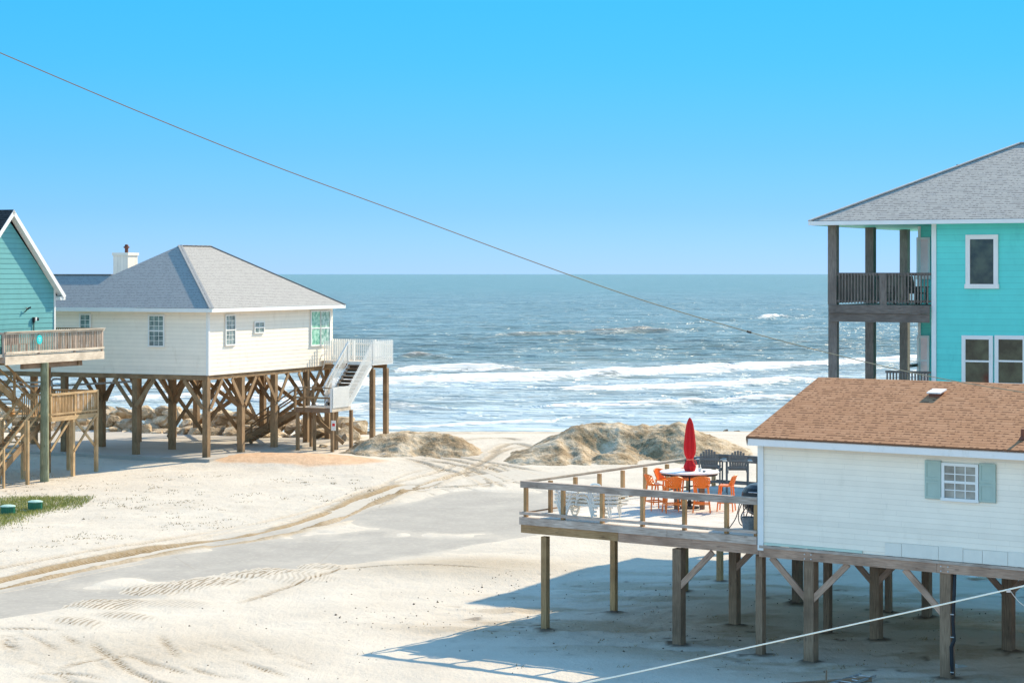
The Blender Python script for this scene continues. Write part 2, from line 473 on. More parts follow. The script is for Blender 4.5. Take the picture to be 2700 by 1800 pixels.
def trackline(pts, w=.28, depth=.05, tread=.33, dk=.8, wash=0.0):
    global Z, track, damp_and_shade, ta
    P = catmull([gpt(*p) if len(p) == 2 else gpt(p[0], p[1], p[2]) for p in pts], 6)
    bb = (X > P[:, 0].min() - 2) & (X < P[:, 0].max() + 2) & (Y > P[:, 1].min() - 2) & (Y < P[:, 1].max() + 2)
    iy, ix = np.where(bb)
    if len(iy) == 0: return
    ys = slice(iy.min(), iy.max() + 1); xs = slice(ix.min(), ix.max() + 1)
    x = X[ys, xs]; y = Y[ys, xs]
    d, al, sg = polydist(x, y, P)
    d = d + fbm(x / .8, y / .8, 2, 77) * .12
    core = 1 - sst(w * .7, w * 1.15, d)
    rim = np.exp(-((d - w * 1.35) / (w * .4)) ** 2)
    L = al.max()
    fade = sst(0, 1.5, al) * sst(0, 1.5, L - al)
    tr = .5 + .5 * np.sin(2 * math.pi * (al + sg * d * .8) / tread)
    Z[ys, xs] += fade * (-core * depth + rim * depth * .6)
    ta[ys, xs] = np.where(core * fade > .05, al + sg * d * .9, ta[ys, xs])
    track[ys, xs] = np.maximum(track[ys, xs], fade * core * dk)
    damp_and_shade[ys, xs] = np.maximum(damp_and_shade[ys, xs], fade * (1 - sst(w, w + .7, d)) * wash)
# the heavy ruts beside the road
trackline([(-260, 1590), (0, 1541), (230, 1489), (459, 1446), (689, 1412), (861, 1368), (976, 1325), (1100, 1290)], .42, .09, .30, 1.0, 1.0)
trackline([(-260, 1545), (0, 1500), (230, 1460), (631, 1391), (804, 1357), (976, 1305), (1130, 1255, .3), (1215, 1225, .4)], .20, .05, .3, .7, .1)
trackline([(-260, 1600), (0, 1555), (200, 1512), (420, 1468)], .22, .07, .34, 1.0, .3)
trackline([(0, 1518), (230, 1472), (480, 1428), (700, 1392), (900, 1345), (1060, 1300)], .12, .04, .3, .55)
trackline([(500, 1420), (740, 1385), (930, 1330), (1060, 1275), (1150, 1240, .3)], .14, .04, .3, .5)
trackline([(700, 1412), (900, 1375), (1010, 1330), (1120, 1296), (1260, 1262), (1370, 1252)], .20, .06, .28, .8, .3)
# the criss-cross between the sand piles
for pts in [[(1100, 1205, .4), (1180, 1215, .4), (1290, 1235, .4), (1370, 1262, .3)],
            [(1090, 1218, .4), (1200, 1228, .4), (1280, 1248, .4), (1330, 1275, .3)],
            [(1060, 1215, .4), (1180, 1240, .4), (1260, 1262, .3), (1290, 1285, .3)],
            [(1150, 1205, .4), (1250, 1216, .4), (1360, 1232, .4), (1460, 1252, .4)],
            [(1010, 1320), (1130, 1290, .2), (1240, 1285, .2), (1400, 1262, .3)],
            [(1050, 1310), (1150, 1275, .2), (1230, 1240, .4), (1330, 1190, .5), (1400, 1180, .5)],
            [(1290, 1200, .5), (1340, 1175, .5), (1390, 1180, .5), (1420, 1205, .5)],
            [(1120, 1190, .5), (1200, 1170, .5), (1310, 1160, .5), (1380, 1168, .5)],
            [(1100, 1300, .2), (1180, 1262, .3), (1300, 1228, .4), (1400, 1220, .5)]]:
    trackline(pts, .22, .045, .34, 1.0, .25)
# long faint tracks along the beach
for yy in (1134, 1140, 1147, 1153): trackline([(1020, yy + 6, .3), (1300, yy, .3), (1500, yy - 3, .3), (2100, yy - 14, .3), (2400, yy - 18, .3)], .25, .05, .6, .5, .35)
# curved tyre marks at the bottom left
for pts in [[(-60, 1660), (0, 1662), (90, 1662), (200, 1668)], [(0, 1755), (60, 1742), (95, 1737)], [(130, 1772), (200, 1752), (290, 1738), (400, 1718)],
            [(235, 1688), (265, 1715), (330, 1760), (400, 1795), (460, 1830)], [(345, 1728), (420, 1752), (520, 1782)], [(320, 1762), (390, 1790), (450, 1806), (560, 1840)],
            [(600, 1736), (690, 1760), (780, 1790)], [(470, 1745), (560, 1775), (640, 1790)], [(30, 1782), (120, 1776), (220, 1782), (300, 1800)],
            [(90, 1795), (200, 1800), (330, 1812)], [(150, 1668), (190, 1690), (220, 1712)], [(420, 1672), (450, 1712), (490, 1735)], [(610, 1595), (690, 1572), (900, 1505), (1100, 1500), (1330, 1512)]]:
    trackline(pts, .13, .025, .30, 1.0, .12)
for o in (0, 14, 28): trackline([(4 + o, 1668), (10 + o, 1700), (25 + o, 1730)], .06, .04, 3, .8)
# the diagonal scrape marks of the windrow beside the road
for (a, b, ofs, hgt, dk) in [((195, 1612), (335, 1572), 0, .14, 1.0), ((335, 1572), (500, 1538), 0, .14, 1.0), ((440, 1548), (640, 1520), .0, .18, 1.0), ((600, 1526), (790, 1495), .0, .2, 1.0), ((760, 1498), (930, 1490), .0, .16, 1.0), ((130, 1652), (280, 1636), 0, .10, .8), ((260, 1638), (400, 1618), 0, .10, .8), ((400, 1606), (540, 1580), 0, .05, .45), ((880, 1515), (700, 1535), 0, .04, .4)]:
    P = np.array([gpt(*a), gpt(*b)])
    d, al, sg = polydist(X, Y, P)
    L = al.max(); fade = sst(0, .8, al) * sst(0, .8, L - al)
    sd_ = d * sg
    bank = np.exp(-(d / 1.15) ** 2) * fade
    st = .5 + .5 * np.sin(2 * math.pi * (al - sd_ * 1.5 + fbm(X / 1.2, Y / 1.2, 2, 60) * 1.2) / .52)
    st = st ** 2.5
    Z += bank * hgt * (.5 - .22 * st)
    wm_ = sst(.15, .75, bank + fbm(X / .9, Y / .9, 3, 62) * .5) * sst(-.5, -.1, fbm(X / 2, Y / 2, 3, 61)) * dk * .75
    ta = np.where(wm_ > .02, X - .16 * Y + fbm(X / 2.2, Y / 2.2, 3, 60) * .8, ta)
    track = np.maximum(track, wm_)
rs0 = random.Random(21)
for k in range(34):
    px_ = rs0.uniform(-20, 760); py_ = rs0.uniform(1655, 1795); L_ = rs0.uniform(50, 150); sl_ = rs0.uniform(.2, .55) * (1 if rs0.random() < .75 else -.5)
    trackline([(px_, py_), (px_ + L_ * .5, py_ + L_ * .5 * sl_ * .8), (px_ + L_, py_ + L_ * sl_)], rs0.choice([.05, .07, .11]), .02, .3, rs0.uniform(.25, .8))
for k in range(26):
    px_ = rs0.uniform(1050, 1380); py_ = rs0.uniform(1195, 1290); L_ = rs0.uniform(60, 160); sl_ = rs0.uniform(-.2, .35)
    trackline([(px_, py_, .4), (px_ + L_ * .5, py_ + L_ * .5 * sl_ * .7, .4), (px_ + L_, py_ + L_ * sl_, .4)], rs0.choice([.07, .12, .18]), .03, .3, rs0.uniform(.6, 1.0))
fleck = sst(0, 1.5, n_ - far_) * land
# mounds and colour patches
def blob(cx, cy, rx, ry, h, ang=0):
    c, s = math.cos(ang), math.sin(ang)
    a = ((X - cx) * c + (Y - cy) * s) / rx; b = (-(X - cx) * s + (Y - cy) * c) / ry
    return np.exp(-(a * a + b * b) ** 1.4) * h
mc = gpt(745, 1213, .55)
clm = blob(mc[0], mc[1], 4.7, 2.7, 1.0, -.35)
Z += clm * .32
clay = np.clip(sst(.25, .5, clm + fbm(X / 1.5, Y / 1.5, 4, 91) * .45), 0, 1) * .9
damp_and_shade = np.maximum(damp_and_shade, .55 * blob(-1.2, 67.5, 3.8, 3.0, 1.0) + .3 * blob(-9, 52.5, 4, 3, 1.))
Z += blob(-1.0, 67, 3.4, 2.6, .18)
PILES_C = [(.7, .1, .17), (.6, 3.6, .16), (4.85, .12, .25), (.5, 7.6, .16), (.3, 10.0, .16), (4.4, 3.75, .24), (7.12, .3, .19), (8.62, .12, .27), (4.2, 7.7, .24),
           (7.1, 3.95, .18), (8.6, 3.75, .26), (7.0, 7.8, .16), (8.2, 7.7, .22), (12.2, .12, .27), (12.1, 4.0, .26), (12.1, 7.8, .24), (16, .12, .27), (16, 4, .26), (16, 7.8, .24)]
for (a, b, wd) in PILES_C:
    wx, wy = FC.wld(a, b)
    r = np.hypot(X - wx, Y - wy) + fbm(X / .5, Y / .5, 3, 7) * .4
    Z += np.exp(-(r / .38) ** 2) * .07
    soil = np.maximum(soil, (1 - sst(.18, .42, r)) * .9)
# rougher trampled sand in the shade under the deck and the house
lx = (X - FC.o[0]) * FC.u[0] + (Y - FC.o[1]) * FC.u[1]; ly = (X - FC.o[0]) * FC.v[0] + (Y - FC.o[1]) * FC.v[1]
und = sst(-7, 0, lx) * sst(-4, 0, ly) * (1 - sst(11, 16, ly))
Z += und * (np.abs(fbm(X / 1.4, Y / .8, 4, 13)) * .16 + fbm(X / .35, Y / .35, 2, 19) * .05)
damp_and_shade = np.maximum(damp_and_shade, und * (.08 + .55 * sst(-.05, .15, fbm(X / 2.2, Y / 1.0, 4, 15))))  # darker sand colour painted in to deepen the shade under deck and house
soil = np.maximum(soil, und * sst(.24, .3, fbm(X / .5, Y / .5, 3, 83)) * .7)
wet = sst(128, 142, Y + fbm(X / 12, Y / 6, 3, 3) * 6)
flat = sst(112, 125, Y)
Z = Z + flat * fbm(X / 9, Y / 5, 2, 66) * .03
SLABX, SLABY = FB.wld(-6, 6)
nv = X.size; ny, nx = X.shape
def gridmesh(name, X, Y, Z, attrs, m):
    ny, nx = X.shape
    co = np.stack([X, Y, Z], -1).reshape(-1, 3).astype(np.float32)
    idx = np.arange(ny * nx).reshape(ny, nx)
    q = np.stack([idx[:-1, :-1], idx[:-1, 1:], idx[1:, 1:], idx[1:, :-1]], -1).reshape(-1, 4).astype(np.int32)
    me = bpy.data.meshes.new(name)
    me.vertices.add(len(co)); me.vertices.foreach_set('co', co.ravel())
    me.loops.add(q.size); me.loops.foreach_set('vertex_index', q.ravel())
    me.polygons.add(len(q)); me.polygons.foreach_set('loop_start', np.arange(0, q.size, 4, dtype=np.int32))
    me.polygons.foreach_set('use_smooth', np.ones(len(q), dtype=bool))
    me.update(calc_edges=True)
    for k, a in attrs.items():
        at = me.attributes.new(k, 'FLOAT', 'POINT'); at.data.foreach_set('value', a.ravel().astype(np.float32))
    me.materials.append(m)
    o = bpy.data.objects.new(name, me); C.objects.link(o); return o
def attr(nt, n):
    a = N(nt, 'ShaderNodeAttribute'); a.attribute_name = n; return a.outputs['Fac']
def sandmat(name, clods=False):
    m, nt, b = newmat(name)
    tc = N(nt, 'ShaderNodeTexCoord'); P = tc.outputs['Object']
    n1 = noise(nt, P, .35, 5, .6); n2 = noise(nt, mapping(nt, P, (1, .5, 1)), 3.5, 6, .7)
    if clods:
        nm = noise(nt, P, .75, 5, .65)
        col = ramp(nt, nm.outputs[0], [(.36, (.64, .52, .38)), (.48, (.47, .36, .24)), (.60, (.28, .195, .11))]).outputs[0]
        nmask = math_(nt, 'MULTIPLY', math_(nt, 'SUBTRACT', nm.outputs[0], .40, clamp=True), 6.0, clamp=True)
    else:
        col = ramp(nt, n1.outputs[0], [(.3, (.53, .465, .385)), (.7, (.62, .55, .46))]).outputs[0]
    sp1 = math_(nt, 'MULTIPLY', math_(nt, 'SUBTRACT', n2.outputs[0], .55, clamp=True), 3.5, clamp=True)
    col = mixc(nt, math_(nt, 'MULTIPLY', sp1, .4 if clods else math_(nt, 'ADD', math_(nt, 'MULTIPLY', attr(nt, 'fleck'), .55), .22)), col, (.36, .27, .17))
    n3 = noise(nt, P, 9, 4, .6)
    col = mixc(nt, math_(nt, 'MULTIPLY', math_(nt, 'SUBTRACT', n3.outputs[0], .62, clamp=True), 3.0, clamp=True), col, (.33, .26, .17))
    if not clods:
        col = mixc(nt, attr(nt, 'clay'), col, ramp(nt, n2.outputs[0], [(.35, (.50, .30, .17)), (.65, (.64, .42, .26))]).outputs[0])
        gn = noise(nt, P, 7, 5, .7)
        col = mixc(nt, math_(nt, 'MULTIPLY', attr(nt, 'damp_and_shade'), math_(nt, 'ADD', math_(nt, 'MULTIPLY', gn.outputs[0], 1.1), .3), clamp=True), col, (.28, .195, .10))
        wv = math_(nt, 'SINE', math_(nt, 'MULTIPLY', attr(nt, 'ta'), 2 * math.pi / .17))
        nb = noise(nt, P, 2.2, 3)
        lug = math_(nt, 'MULTIPLY', math_(nt, 'ADD', wv, math_(nt, 'SUBTRACT', math_(nt, 'MULTIPLY', nb.outputs[0], 2.4), 1.1), clamp=True), 1.5, clamp=True)
        col = mixc(nt, math_(nt, 'MULTIPLY', attr(nt, 'track'), math_(nt, 'ADD', math_(nt, 'MULTIPLY', lug, .8), .12), clamp=True), col, (.16, .105, .045))
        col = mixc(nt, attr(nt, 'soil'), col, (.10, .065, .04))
        col = mixc(nt, attr(nt, 'wet'), col, (.36, .31, .24))
        rg = math_(nt, 'SUBTRACT', .95, math_(nt, 'MULTIPLY', attr(nt, 'wet'), .6))
        nt.links.new(rg, b.inputs['Roughness'])
    else:
        b.inputs['Roughness'].default_value = .95
        n4 = noise(nt, P, 4.5, 5, .65)
        col = mixc(nt, math_(nt, 'MULTIPLY', math_(nt, 'SUBTRACT', n4.outputs[0], .55, clamp=True), 4.0, clamp=True), col, (.36, .26, .15))
    b.inputs['Specular IOR Level'].default_value = .2
    nt.links.new(col, b.inputs['Base Color'])
    if clods:
        n5 = noise(nt, P, 13, 3, .6)
        col = mixc(nt, math_(nt, 'MULTIPLY', math_(nt, 'SUBTRACT', n5.outputs[0], .53, clamp=True), math_(nt, 'ADD', math_(nt, 'MULTIPLY', nmask, 9.0), 1.5), clamp=True), col, (.16, .105, .055))
        nt.links.new(col, b.inputs['Base Color'])
    h = math_(nt, 'ADD', n2.outputs[0], math_(nt, 'MULTIPLY', n3.outputs[0], .5))
    bump(nt, h, b, .8, .09 if clods else .05)
    return m
M_sand = sandmat('sand'); M_pile = sandmat('piled_sand', True)
ground = gridmesh('sand_ground', X, Y, Z, dict(fleck=fleck, ta=ta, track=track, damp_and_shade=np.clip(damp_and_shade, 0, 1), clay=clay, soil=soil, wet=wet), M_sand)
ground['kind'] = 'structure'
def gz(x, y):
    i = int(np.clip(np.searchsorted(gx, x), 1, len(gx) - 1)); j = int(np.clip(np.searchsorted(gy, y), 1, len(gy) - 1))
    return float(Z[j, i])

# road: a sheet under the drifted sand
m, nt, b = newmat('worn_asphalt')
tc = N(nt, 'ShaderNodeTexCoord'); P = tc.outputs['Object']
n1 = noise(nt, P, .5, 5, .65); n2 = noise(nt, P, 6, 6, .7)
col = ramp(nt, n1.outputs[0], [(.3, (.32, .29, .255)), (.55, (.37, .337, .295)), (.75, (.44, .395, .34))]).outputs[0]
col = mixc(nt, math_(nt, 'MULTIPLY', math_(nt, 'SUBTRACT', n2.outputs[0], .5, clamp=True), 2, clamp=True), col, (.52, .47, .38))
vo = N(nt, 'ShaderNodeTexVoronoi'); vo.feature = 'DISTANCE_TO_EDGE'; vo.inputs['Scale'].default_value = .16
nt.links.new(P, vo.inputs['Vector'])
col = mixc(nt, math_(nt, 'MULTIPLY', math_(nt, 'ADD', attr(nt, 'dust'), math_(nt, 'MULTIPLY', math_(nt, 'SUBTRACT', n2.outputs[0], .56), .9), clamp=True), .85), col, (.58, .51, .42))
col = mixc(nt, math_(nt, 'MULTIPLY', math_(nt, 'LESS_THAN', vo.outputs['Distance'], .004), .25), col, (.30, .25, .2))
nt.links.new(col, b.inputs['Base Color']); b.inputs['Roughness'].default_value = .9; b.inputs['Specular IOR Level'].default_value = .2
bump(nt, n2.outputs[0], b, .3, .01)
ll = np.arange(-60, 40, .25); nn = np.arange(-2, 15, .25)
LL, NN = np.meshgrid(ll, nn)
RX = ROAD_O[0] + LL * RD[0] + NN * RN[0]; RY = ROAD_O[1] + LL * RD[1] + NN * RN[1]
fr_ = road_far(LL) + fbm(RX / 2.5, RY / 2.5, 4, 22) * 2.2; nr_ = road_near(LL) + fbm(RX / 1.5, RY / 1.5, 4, 31) * .5
dust = np.maximum(np.maximum(.6 * sst(.13, .24, fbm(RX / 4 + 3, RY / 4, 4, 55)), sst(-.9, .3, NN - fr_)), 1 - sst(-.3, .35, NN - nr_)) * .8
dust = np.maximum(dust, sst(28, 36, LL) * .4)
road = gridmesh('road', RX, RY, base_h(RX, RY) - .03, dict(dust=dust), m); road['kind'] = 'structure'

# ------------------------------------------------------------------ sea
SEA = -1.0
sx = list(np.arange(-85, 85.01, .6)); sxx = np.array(sorted(grow(-85, .6, -30000, 1.13)) + sx + grow(85, .6, 30000, 1.13))
sy = list(np.arange(126, 330, .5)); syy = np.array(sy + grow(330, .5, 60000, 1.02))
SX, SY = np.meshgrid(sxx, syy)
fadeh = 1 - sst(700, 1500, SY)
shallow = 1 - sst(150, 330, SY)
ph = SY + 3.5 * np.sin(SX / 31) + fbm(SX / 26, SY / 26, 3, 4) * 26
big = (.5 + .5 * np.sin(ph * 2 * math.pi / 15)) ** 3 * (.15 + .55 * np.clip(fbm(SX / 40, SY / 12, 2, 8) + .45, 0, 1))
SZ = SEA + (fadeh * (big * .38 * sst(148, 175, SY) + fbm(SX / 5.0, SY / 2.4, 4, 12) * .42 * sst(140, 190, SY) + fbm(SX / 1.6, SY / .9, 2, 14) * .12 * sst(135, 160, SY)))
far2 = sst(400, 900, SY)
foam = np.zeros(SX.shape); aer = np.zeros(SX.shape); silt = np.zeros(SX.shape)
def gsea(px, py): return gpt(px, py, SEA + .2)
def breaker(pts, hgt, front, back, inten):
    global SZ, foam
    P = np.array([gsea(*p) for p in pts]); o = np.argsort(P[:, 0]); P = P[o]
    yc = np.interp(SX, P[:, 0], P[:, 1]) + fbm(SX / 9, SX * 0 + hgt * 31, 3, 25) * 5
    mask = sst(P[0, 0] - 2, P[0, 0] + 3, SX) * (1 - sst(P[-1, 0] - 4, P[-1, 0] + 2, SX))
    d = SY - yc
    mod = .6 + .8 * vn(SX / 7, SX * 0 + hgt * 7, 40)
    prof = np.where(d < 0, np.exp(-(d / (front * .5)) ** 2), np.exp(-(d / back) ** 2))
    SZ = SZ + mask * prof * hgt * mod
    fm = np.where(d < 0, np.exp(-(d / front) ** 2), np.exp(-(d / (back * 1.15)) ** 2))
    foam = np.maximum(foam, mask * fm * inten)
breaker([(1025, 978), (1150, 974), (1300, 970), (1372, 972)], .75, 2.2, 3.0, 1.15)
breaker([(400, 1016), (850, 1012), (1050, 1004), (1400, 996), (1700, 984), (1900, 974), (2250, 950), (2800, 935)], .45, 3.5, 7, 1.05)
breaker([(1560, 992), (1800, 975), (1950, 972)], .35, 2.5, 5, .8)
breaker([(1470, 1026), (1700, 1018), (2000, 1008), (2200, 998)], .35, 2.6, 4, 1.05)
breaker([(250, 1050), (600, 1040), (900, 1076), (1000, 1072)], .3, 2.0, 3, .95)
breaker([(900, 1076), (1030, 1070), (1170, 1074)], .45, 1.6, 3, .35)
breaker([(1430, 1066), (1600, 1062), (1850, 1056), (2150, 1042)], .25, 1.6, 2.6, .95)
breaker([(930, 1120), (1150, 1116), (1300, 1108), (1450, 1104), (1520, 1088), (1540, 1080)], .08, 1.0, 1.6, .85)
breaker([(200, 1100), (500, 1096), (700, 1090), (950, 1098)], .15, 1.4, 2.4, .9)
breaker([(2000, 836), (2050, 832), (2110, 836)], .5, 5, 6, .95)
breaker([(1540, 878), (1700, 874), (1800, 876)], .55, 5, 5, .0)
breaker([(1050, 940), (1110, 938), (1160, 942)], .6, 3, 4, .45)
breaker([(1300, 884), (1500, 876), (1800, 870)], .5, 3, 3, .25)
zone = sst(128, 140, SY) * (1 - sst(215, 265, SY))
aer = zone * (.70 + fbm(SX / 16, SY / 9, 4, 33) * .9)
caps = sst(.44, .49, fbm(SX / 6, SY / 3, 4, 71) + .0 * SY) * sst(230, 300, SY) * fadeh
foam = np.maximum(foam, caps * .6)
silt = np.clip((SZ - SEA - .22) * 2.6, 0, 1) * (1 - sst(260, 700, SY))
SZ = np.maximum(SZ, SEA - .25) 
edge = 1 - sst(126, 150, SY)
SZ = SZ * (1 - edge) + edge * (SEA + .0)
m, nt, b = newmat('sea_water')
tc = N(nt, 'ShaderNodeTexCoord'); P = tc.outputs['Object']
sxyz = N(nt, 'ShaderNodeSeparateXYZ'); nt.links.new(P, sxyz.inputs[0])
depth = N(nt, 'ShaderNodeMapRange'); nt.links.new(sxyz.outputs[1], depth.inputs[0]); depth.inputs[1].default_value = 150; depth.inputs[2].default_value = 1500
n1 = noise(nt, mapping(nt, P, (.16, .42, 1)), 1.0, 6, .65)
n2 = noise(nt, mapping(nt, P, (.03, .05, 1)), 1.0, 5, .7)
n3 = noise(nt, mapping(nt, P, (.006, .010, 1)), 1.0, 6, .75)
deep = ramp(nt, depth.outputs[0], [(0, (.15, .19, .165)), (.12, (.092, .15, .15)), (.5, (.072, .135, .135)), (1, (.05, .15, .145))]).outputs[0]
deep = mixc(nt, math_(nt, 'MULTIPLY', attr(nt, 'silt'), .85), deep, (.24, .185, .14))
dn_ = noise(nt, mapping(nt, P, (.07, .30, 1)), 1.0, 6, .7)
deep = mixc(nt, math_(nt, 'MULTIPLY', math_(nt, 'SUBTRACT', dn_.outputs[0], .47, clamp=True), 5.5, clamp=True), deep, (.05, .092, .10))  # dark wave facets painted into the water colour
d2_ = noise(nt, mapping(nt, P, (.025, .085, 1)), 1.0, 8, .8)
deep = mixc(nt, math_(nt, 'MULTIPLY', math_(nt, 'SUBTRACT', d2_.outputs[0], .5, clamp=True), 4.5, clamp=True), deep, (.045, .10, .115))
vv = math_(nt, 'ADD', math_(nt, 'MULTIPLY', n2.outputs[0], .9), math_(nt, 'MULTIPLY', n1.outputs[0], .8))
deep = mixc(nt, math_(nt, 'MULTIPLY', math_(nt, 'SUBTRACT', vv, .82, clamp=True), 3.2, clamp=True), deep, (.21, .30, .31))  # bright wave facets painted in as light streaks
fn = noise(nt, mapping(nt, P, (.5, .9, 1)), 1.0, 8, .72)
fa = math_(nt, 'ADD', attr(nt, 'foam'), math_(nt, 'MULTIPLY', math_(nt, 'SUBTRACT', fn.outputs[0], .5), 3.0))
fmask = math_(nt, 'MULTIPLY', math_(nt, 'SUBTRACT', fa, .45, clamp=True), 4.0, clamp=True)
an = noise(nt, mapping(nt, P, (.10, .35, 1)), 1.0, 7, .7)
aa = math_(nt, 'ADD', attr(nt, 'aer'), math_(nt, 'MULTIPLY', math_(nt, 'SUBTRACT', an.outputs[0], .5), 2.3))
amask = math_(nt, 'MULTIPLY', aa, .75, clamp=True)
col = mixc(nt, amask, deep, (.62, .66, .66))
col = mixc(nt, fmask, col, (.92, .90, .86))
nt.links.new(col, b.inputs['Base Color'])
nt.links.new(math_(nt, 'ADD', math_(nt, 'MULTIPLY', fmask, .5), .3), b.inputs['Roughness'])
nt.links.new(math_(nt, 'SUBTRACT', .09, math_(nt, 'MULTIPLY', fmask, .05)), b.inputs['Specular IOR Level'])
hh = math_(nt, 'ADD', n1.outputs[0], math_(nt, 'MULTIPLY', n2.outputs[0], 3.0))
hh = math_(nt, 'ADD', hh, math_(nt, 'MULTIPLY', n3.outputs[0], 9.0))
bump(nt, hh, b, .6, 1.4)
sea = gridmesh('sea', SX, SY, SZ, dict(foam=foam, aer=aer, silt=silt), m); sea['kind'] = 'structure'

# ------------------------------------------------------------------ sand piles
def sand_pile(px0, px1, ypx, humps, label, seed, depthm, zb=.42):
    x0, yy = gpt(px0, ypx, zb); x1, _ = gpt(px1, ypx, zb)
    cx = (x0 + x1) / 2; cy = yy + depthm / 2
    a = np.arange(x0 - 1.5, x1 + 1.5, .075); bb = np.arange(yy - 1.5, yy + depthm + 2, .075)
    GX, GY = np.meshgrid(a, bb)
    acc = np.zeros(GX.shape); sub = np.zeros(GX.shape); K = 7.0
    wx = GX + fbm(GX / 1.8, GY / 1.8, 3, seed) * .9; wy = GY + fbm(GX / 1.8, GY / 1.8, 3, seed + 5) * .9
    for (hx, hy, rx, ry, hh) in humps:
        X0 = (hx - 1350) / F * (yy + hy); r = np.sqrt(((wx - X0) / rx) ** 2 + ((wy - yy - hy) / ry) ** 2)
        cone = np.clip(1.12 - np.sqrt(r * r + .03), 0, .95)
        if hh > 0: acc += np.exp(K * cone * hh) - 1
        else: sub += np.exp(-(r * 1.3) ** 2) * hh
    Zp = np.log1p(acc) / K
    m_ = sst(.0, .3, Zp)
    Zp = np.maximum(Zp + sub * m_, Zp * .25)
    Zp += m_ * (fbm(GX / 1.1, GY / .8, 3, seed + 2) * .16 + fbm(GX / .35, GY / .35, 3, seed + 3) * .13 + fbm(GX / .12, GY / .12, 2, seed + 4) * .08)
    cl = sst(.28, .42, fbm(GX / .28, GY / .28, 2, seed + 6)) * sst(-.05, .15, fbm(GX / 1.6, GY / 1.6, 3, seed + 7))
    Zp += m_ * cl * .07
    o = gridmesh('sand_pile', GX - cx, GY - cy, Zp - .12, {}, M_pile)
    o.location = (cx, cy, zb)
    tag(o, label, 'sand pile'); return o
sand_pile(955, 1262, 1212, [(1010, 3.4, 1.9, 3.4, 1.15), (1060, 3.8, 2.3, 3.7, 1.32), (1120, 3.8, 2.4, 3.6, 1.28), (1175, 3.4, 2.2, 3.3, 1.1), (1215, 3.0, 1.4, 2.6, .8), (1000, 1.4, .8, 1.0, -.25), (1105, 1.2, .7, 1.0, -.25)], 'low lumpy sand pile beside the boulders at the stair landing', 101, 7.5)
sand_pile(1385, 1935, 1228, [(1530, 5.4, 3.0, 4.8, 1.72), (1575, 5.8, 3.2, 4.6, 1.85), (1625, 5.8, 2.8, 4.4, 1.80), (1470, 3.8, 2.8, 3.6, 1.05), (1640, 3.4, 2.2, 3.0, .95), (1690, 5.8, 2.8, 4.0, 1.66), (1740, 5.8, 2.4, 4.2, 1.72), (1795, 5.6, 2.4, 4.6, 1.92), (1850, 5.4, 3.0, 4.2, 1.30), (1595, 3.0, 1.3, 1.1, -.75), (1700, 2.4, .9, 1.6, -.35), (1500, 2.4, .5, 2.2, -.35), (1560, 1.6, .4, 1.4, -.25)], 'high broken sand pile standing behind the deck with the red umbrella', 202, 12.0)

# ------------------------------------------------------------------ building helpers
def siding(mb, O, U, Nn, z0, z1, lap, span):
    """lap boards: span(z)->(a,b) along U; each board leans out at its foot"""
    z = z0
    O = Vector(O); U = Vector(U); Nn = Vector(Nn); r = random.random() * 9
    while z < z1 - 1e-4:
        zt = min(z + lap, z1)
        a0, b0 = span(z); a1, b1 = span(zt)
        out = .012
        def P(a, zz, o): return tuple(O + U * a + Nn * o + Vector((0, 0, zz)))
        mb.face([P(a0, z, out), P(b0, z, out), P(b1, zt, .004), P(a1, zt, .004)], [(a0 + r, z), (b0 + r, z), (b1 + r, zt), (a1 + r, zt)])
        mb.face([P(a0, z, 0), P(b0, z, 0), P(b0, z, out), P(a0, z, out)], [(a0, z)] * 4)
        z = zt
def window(parent, plane, c0, c1, z0, z1, off, cols, rows, gm, fw=.09, fm=None, sash=True, out=-1, curtain=None):
    """plane 'y': wall in local y=off, outside towards -y. plane 'x': wall in local x=off, outside towards +x"""
    fm = fm or M_trim
    def bx(mb, a0, a1, d0, d1, zz0, zz1):
        if plane == 'y': mb.box(a0, a1, off - d1, off - d0, zz0, zz1)
        else: mb.box(off + d0, off + d1, a0, a1, zz0, zz1)
    f = MB()
    bx(f, c0 - fw, c1 + fw, .0, .06, z1, z1 + fw); bx(f, c0 - fw * 1.2, c1 + fw * 1.2, .0, .075, z0 - fw, z0)
    bx(f, c0 - fw, c0, .0, .058, z0, z1); bx(f, c1, c1 + fw, .0, .058, z0, z1)
    fo = f.build('window', fm, parent)
    g = MB(); bx(g, c0, c1, .002, .024, z0, z1); g.build('pane', gm, fo)
    mu = MB(); zm = (z0 + z1) / 2
    if sash: bx(mu, c0, c1, .026, .05, zm - .03, zm + .03)
    for i in range(1, cols): 
        a = c0 + (c1 - c0) * i / cols; bx(mu, a - .012, a + .012, .026, .036, z0, z1)
    for half in ((z0, zm), (zm, z1)) if sash else ((z0, z1),):
        for j in range(1, rows):
            zz = half[0] + (half[1] - half[0]) * j / rows; bx(mu, c0, c1, .026, .035, zz - .011, zz + .011)
    if mu.v: mu.build('glazing_bars', fm, fo)
    return fo
def roofplane(mb, pts, eave_dir, base):
    """polygon of the roof with UVs in metres: u along the eave, v up the slope"""
    P = [Vector(p) for p in pts]; e = Vector(eave_dir).normalized(); n = (P[1] - P[0]).cross(P[2] - P[0]).normalized(); up = n.cross(e).normalized()
    if up.z < 0: up = -up
    b = Vector(base)
    mb.face(pts, [((p - b).dot(e), (p - b).dot(up)) for p in P])
def vspan(n0, n1): return lambda z: (n0, n1)

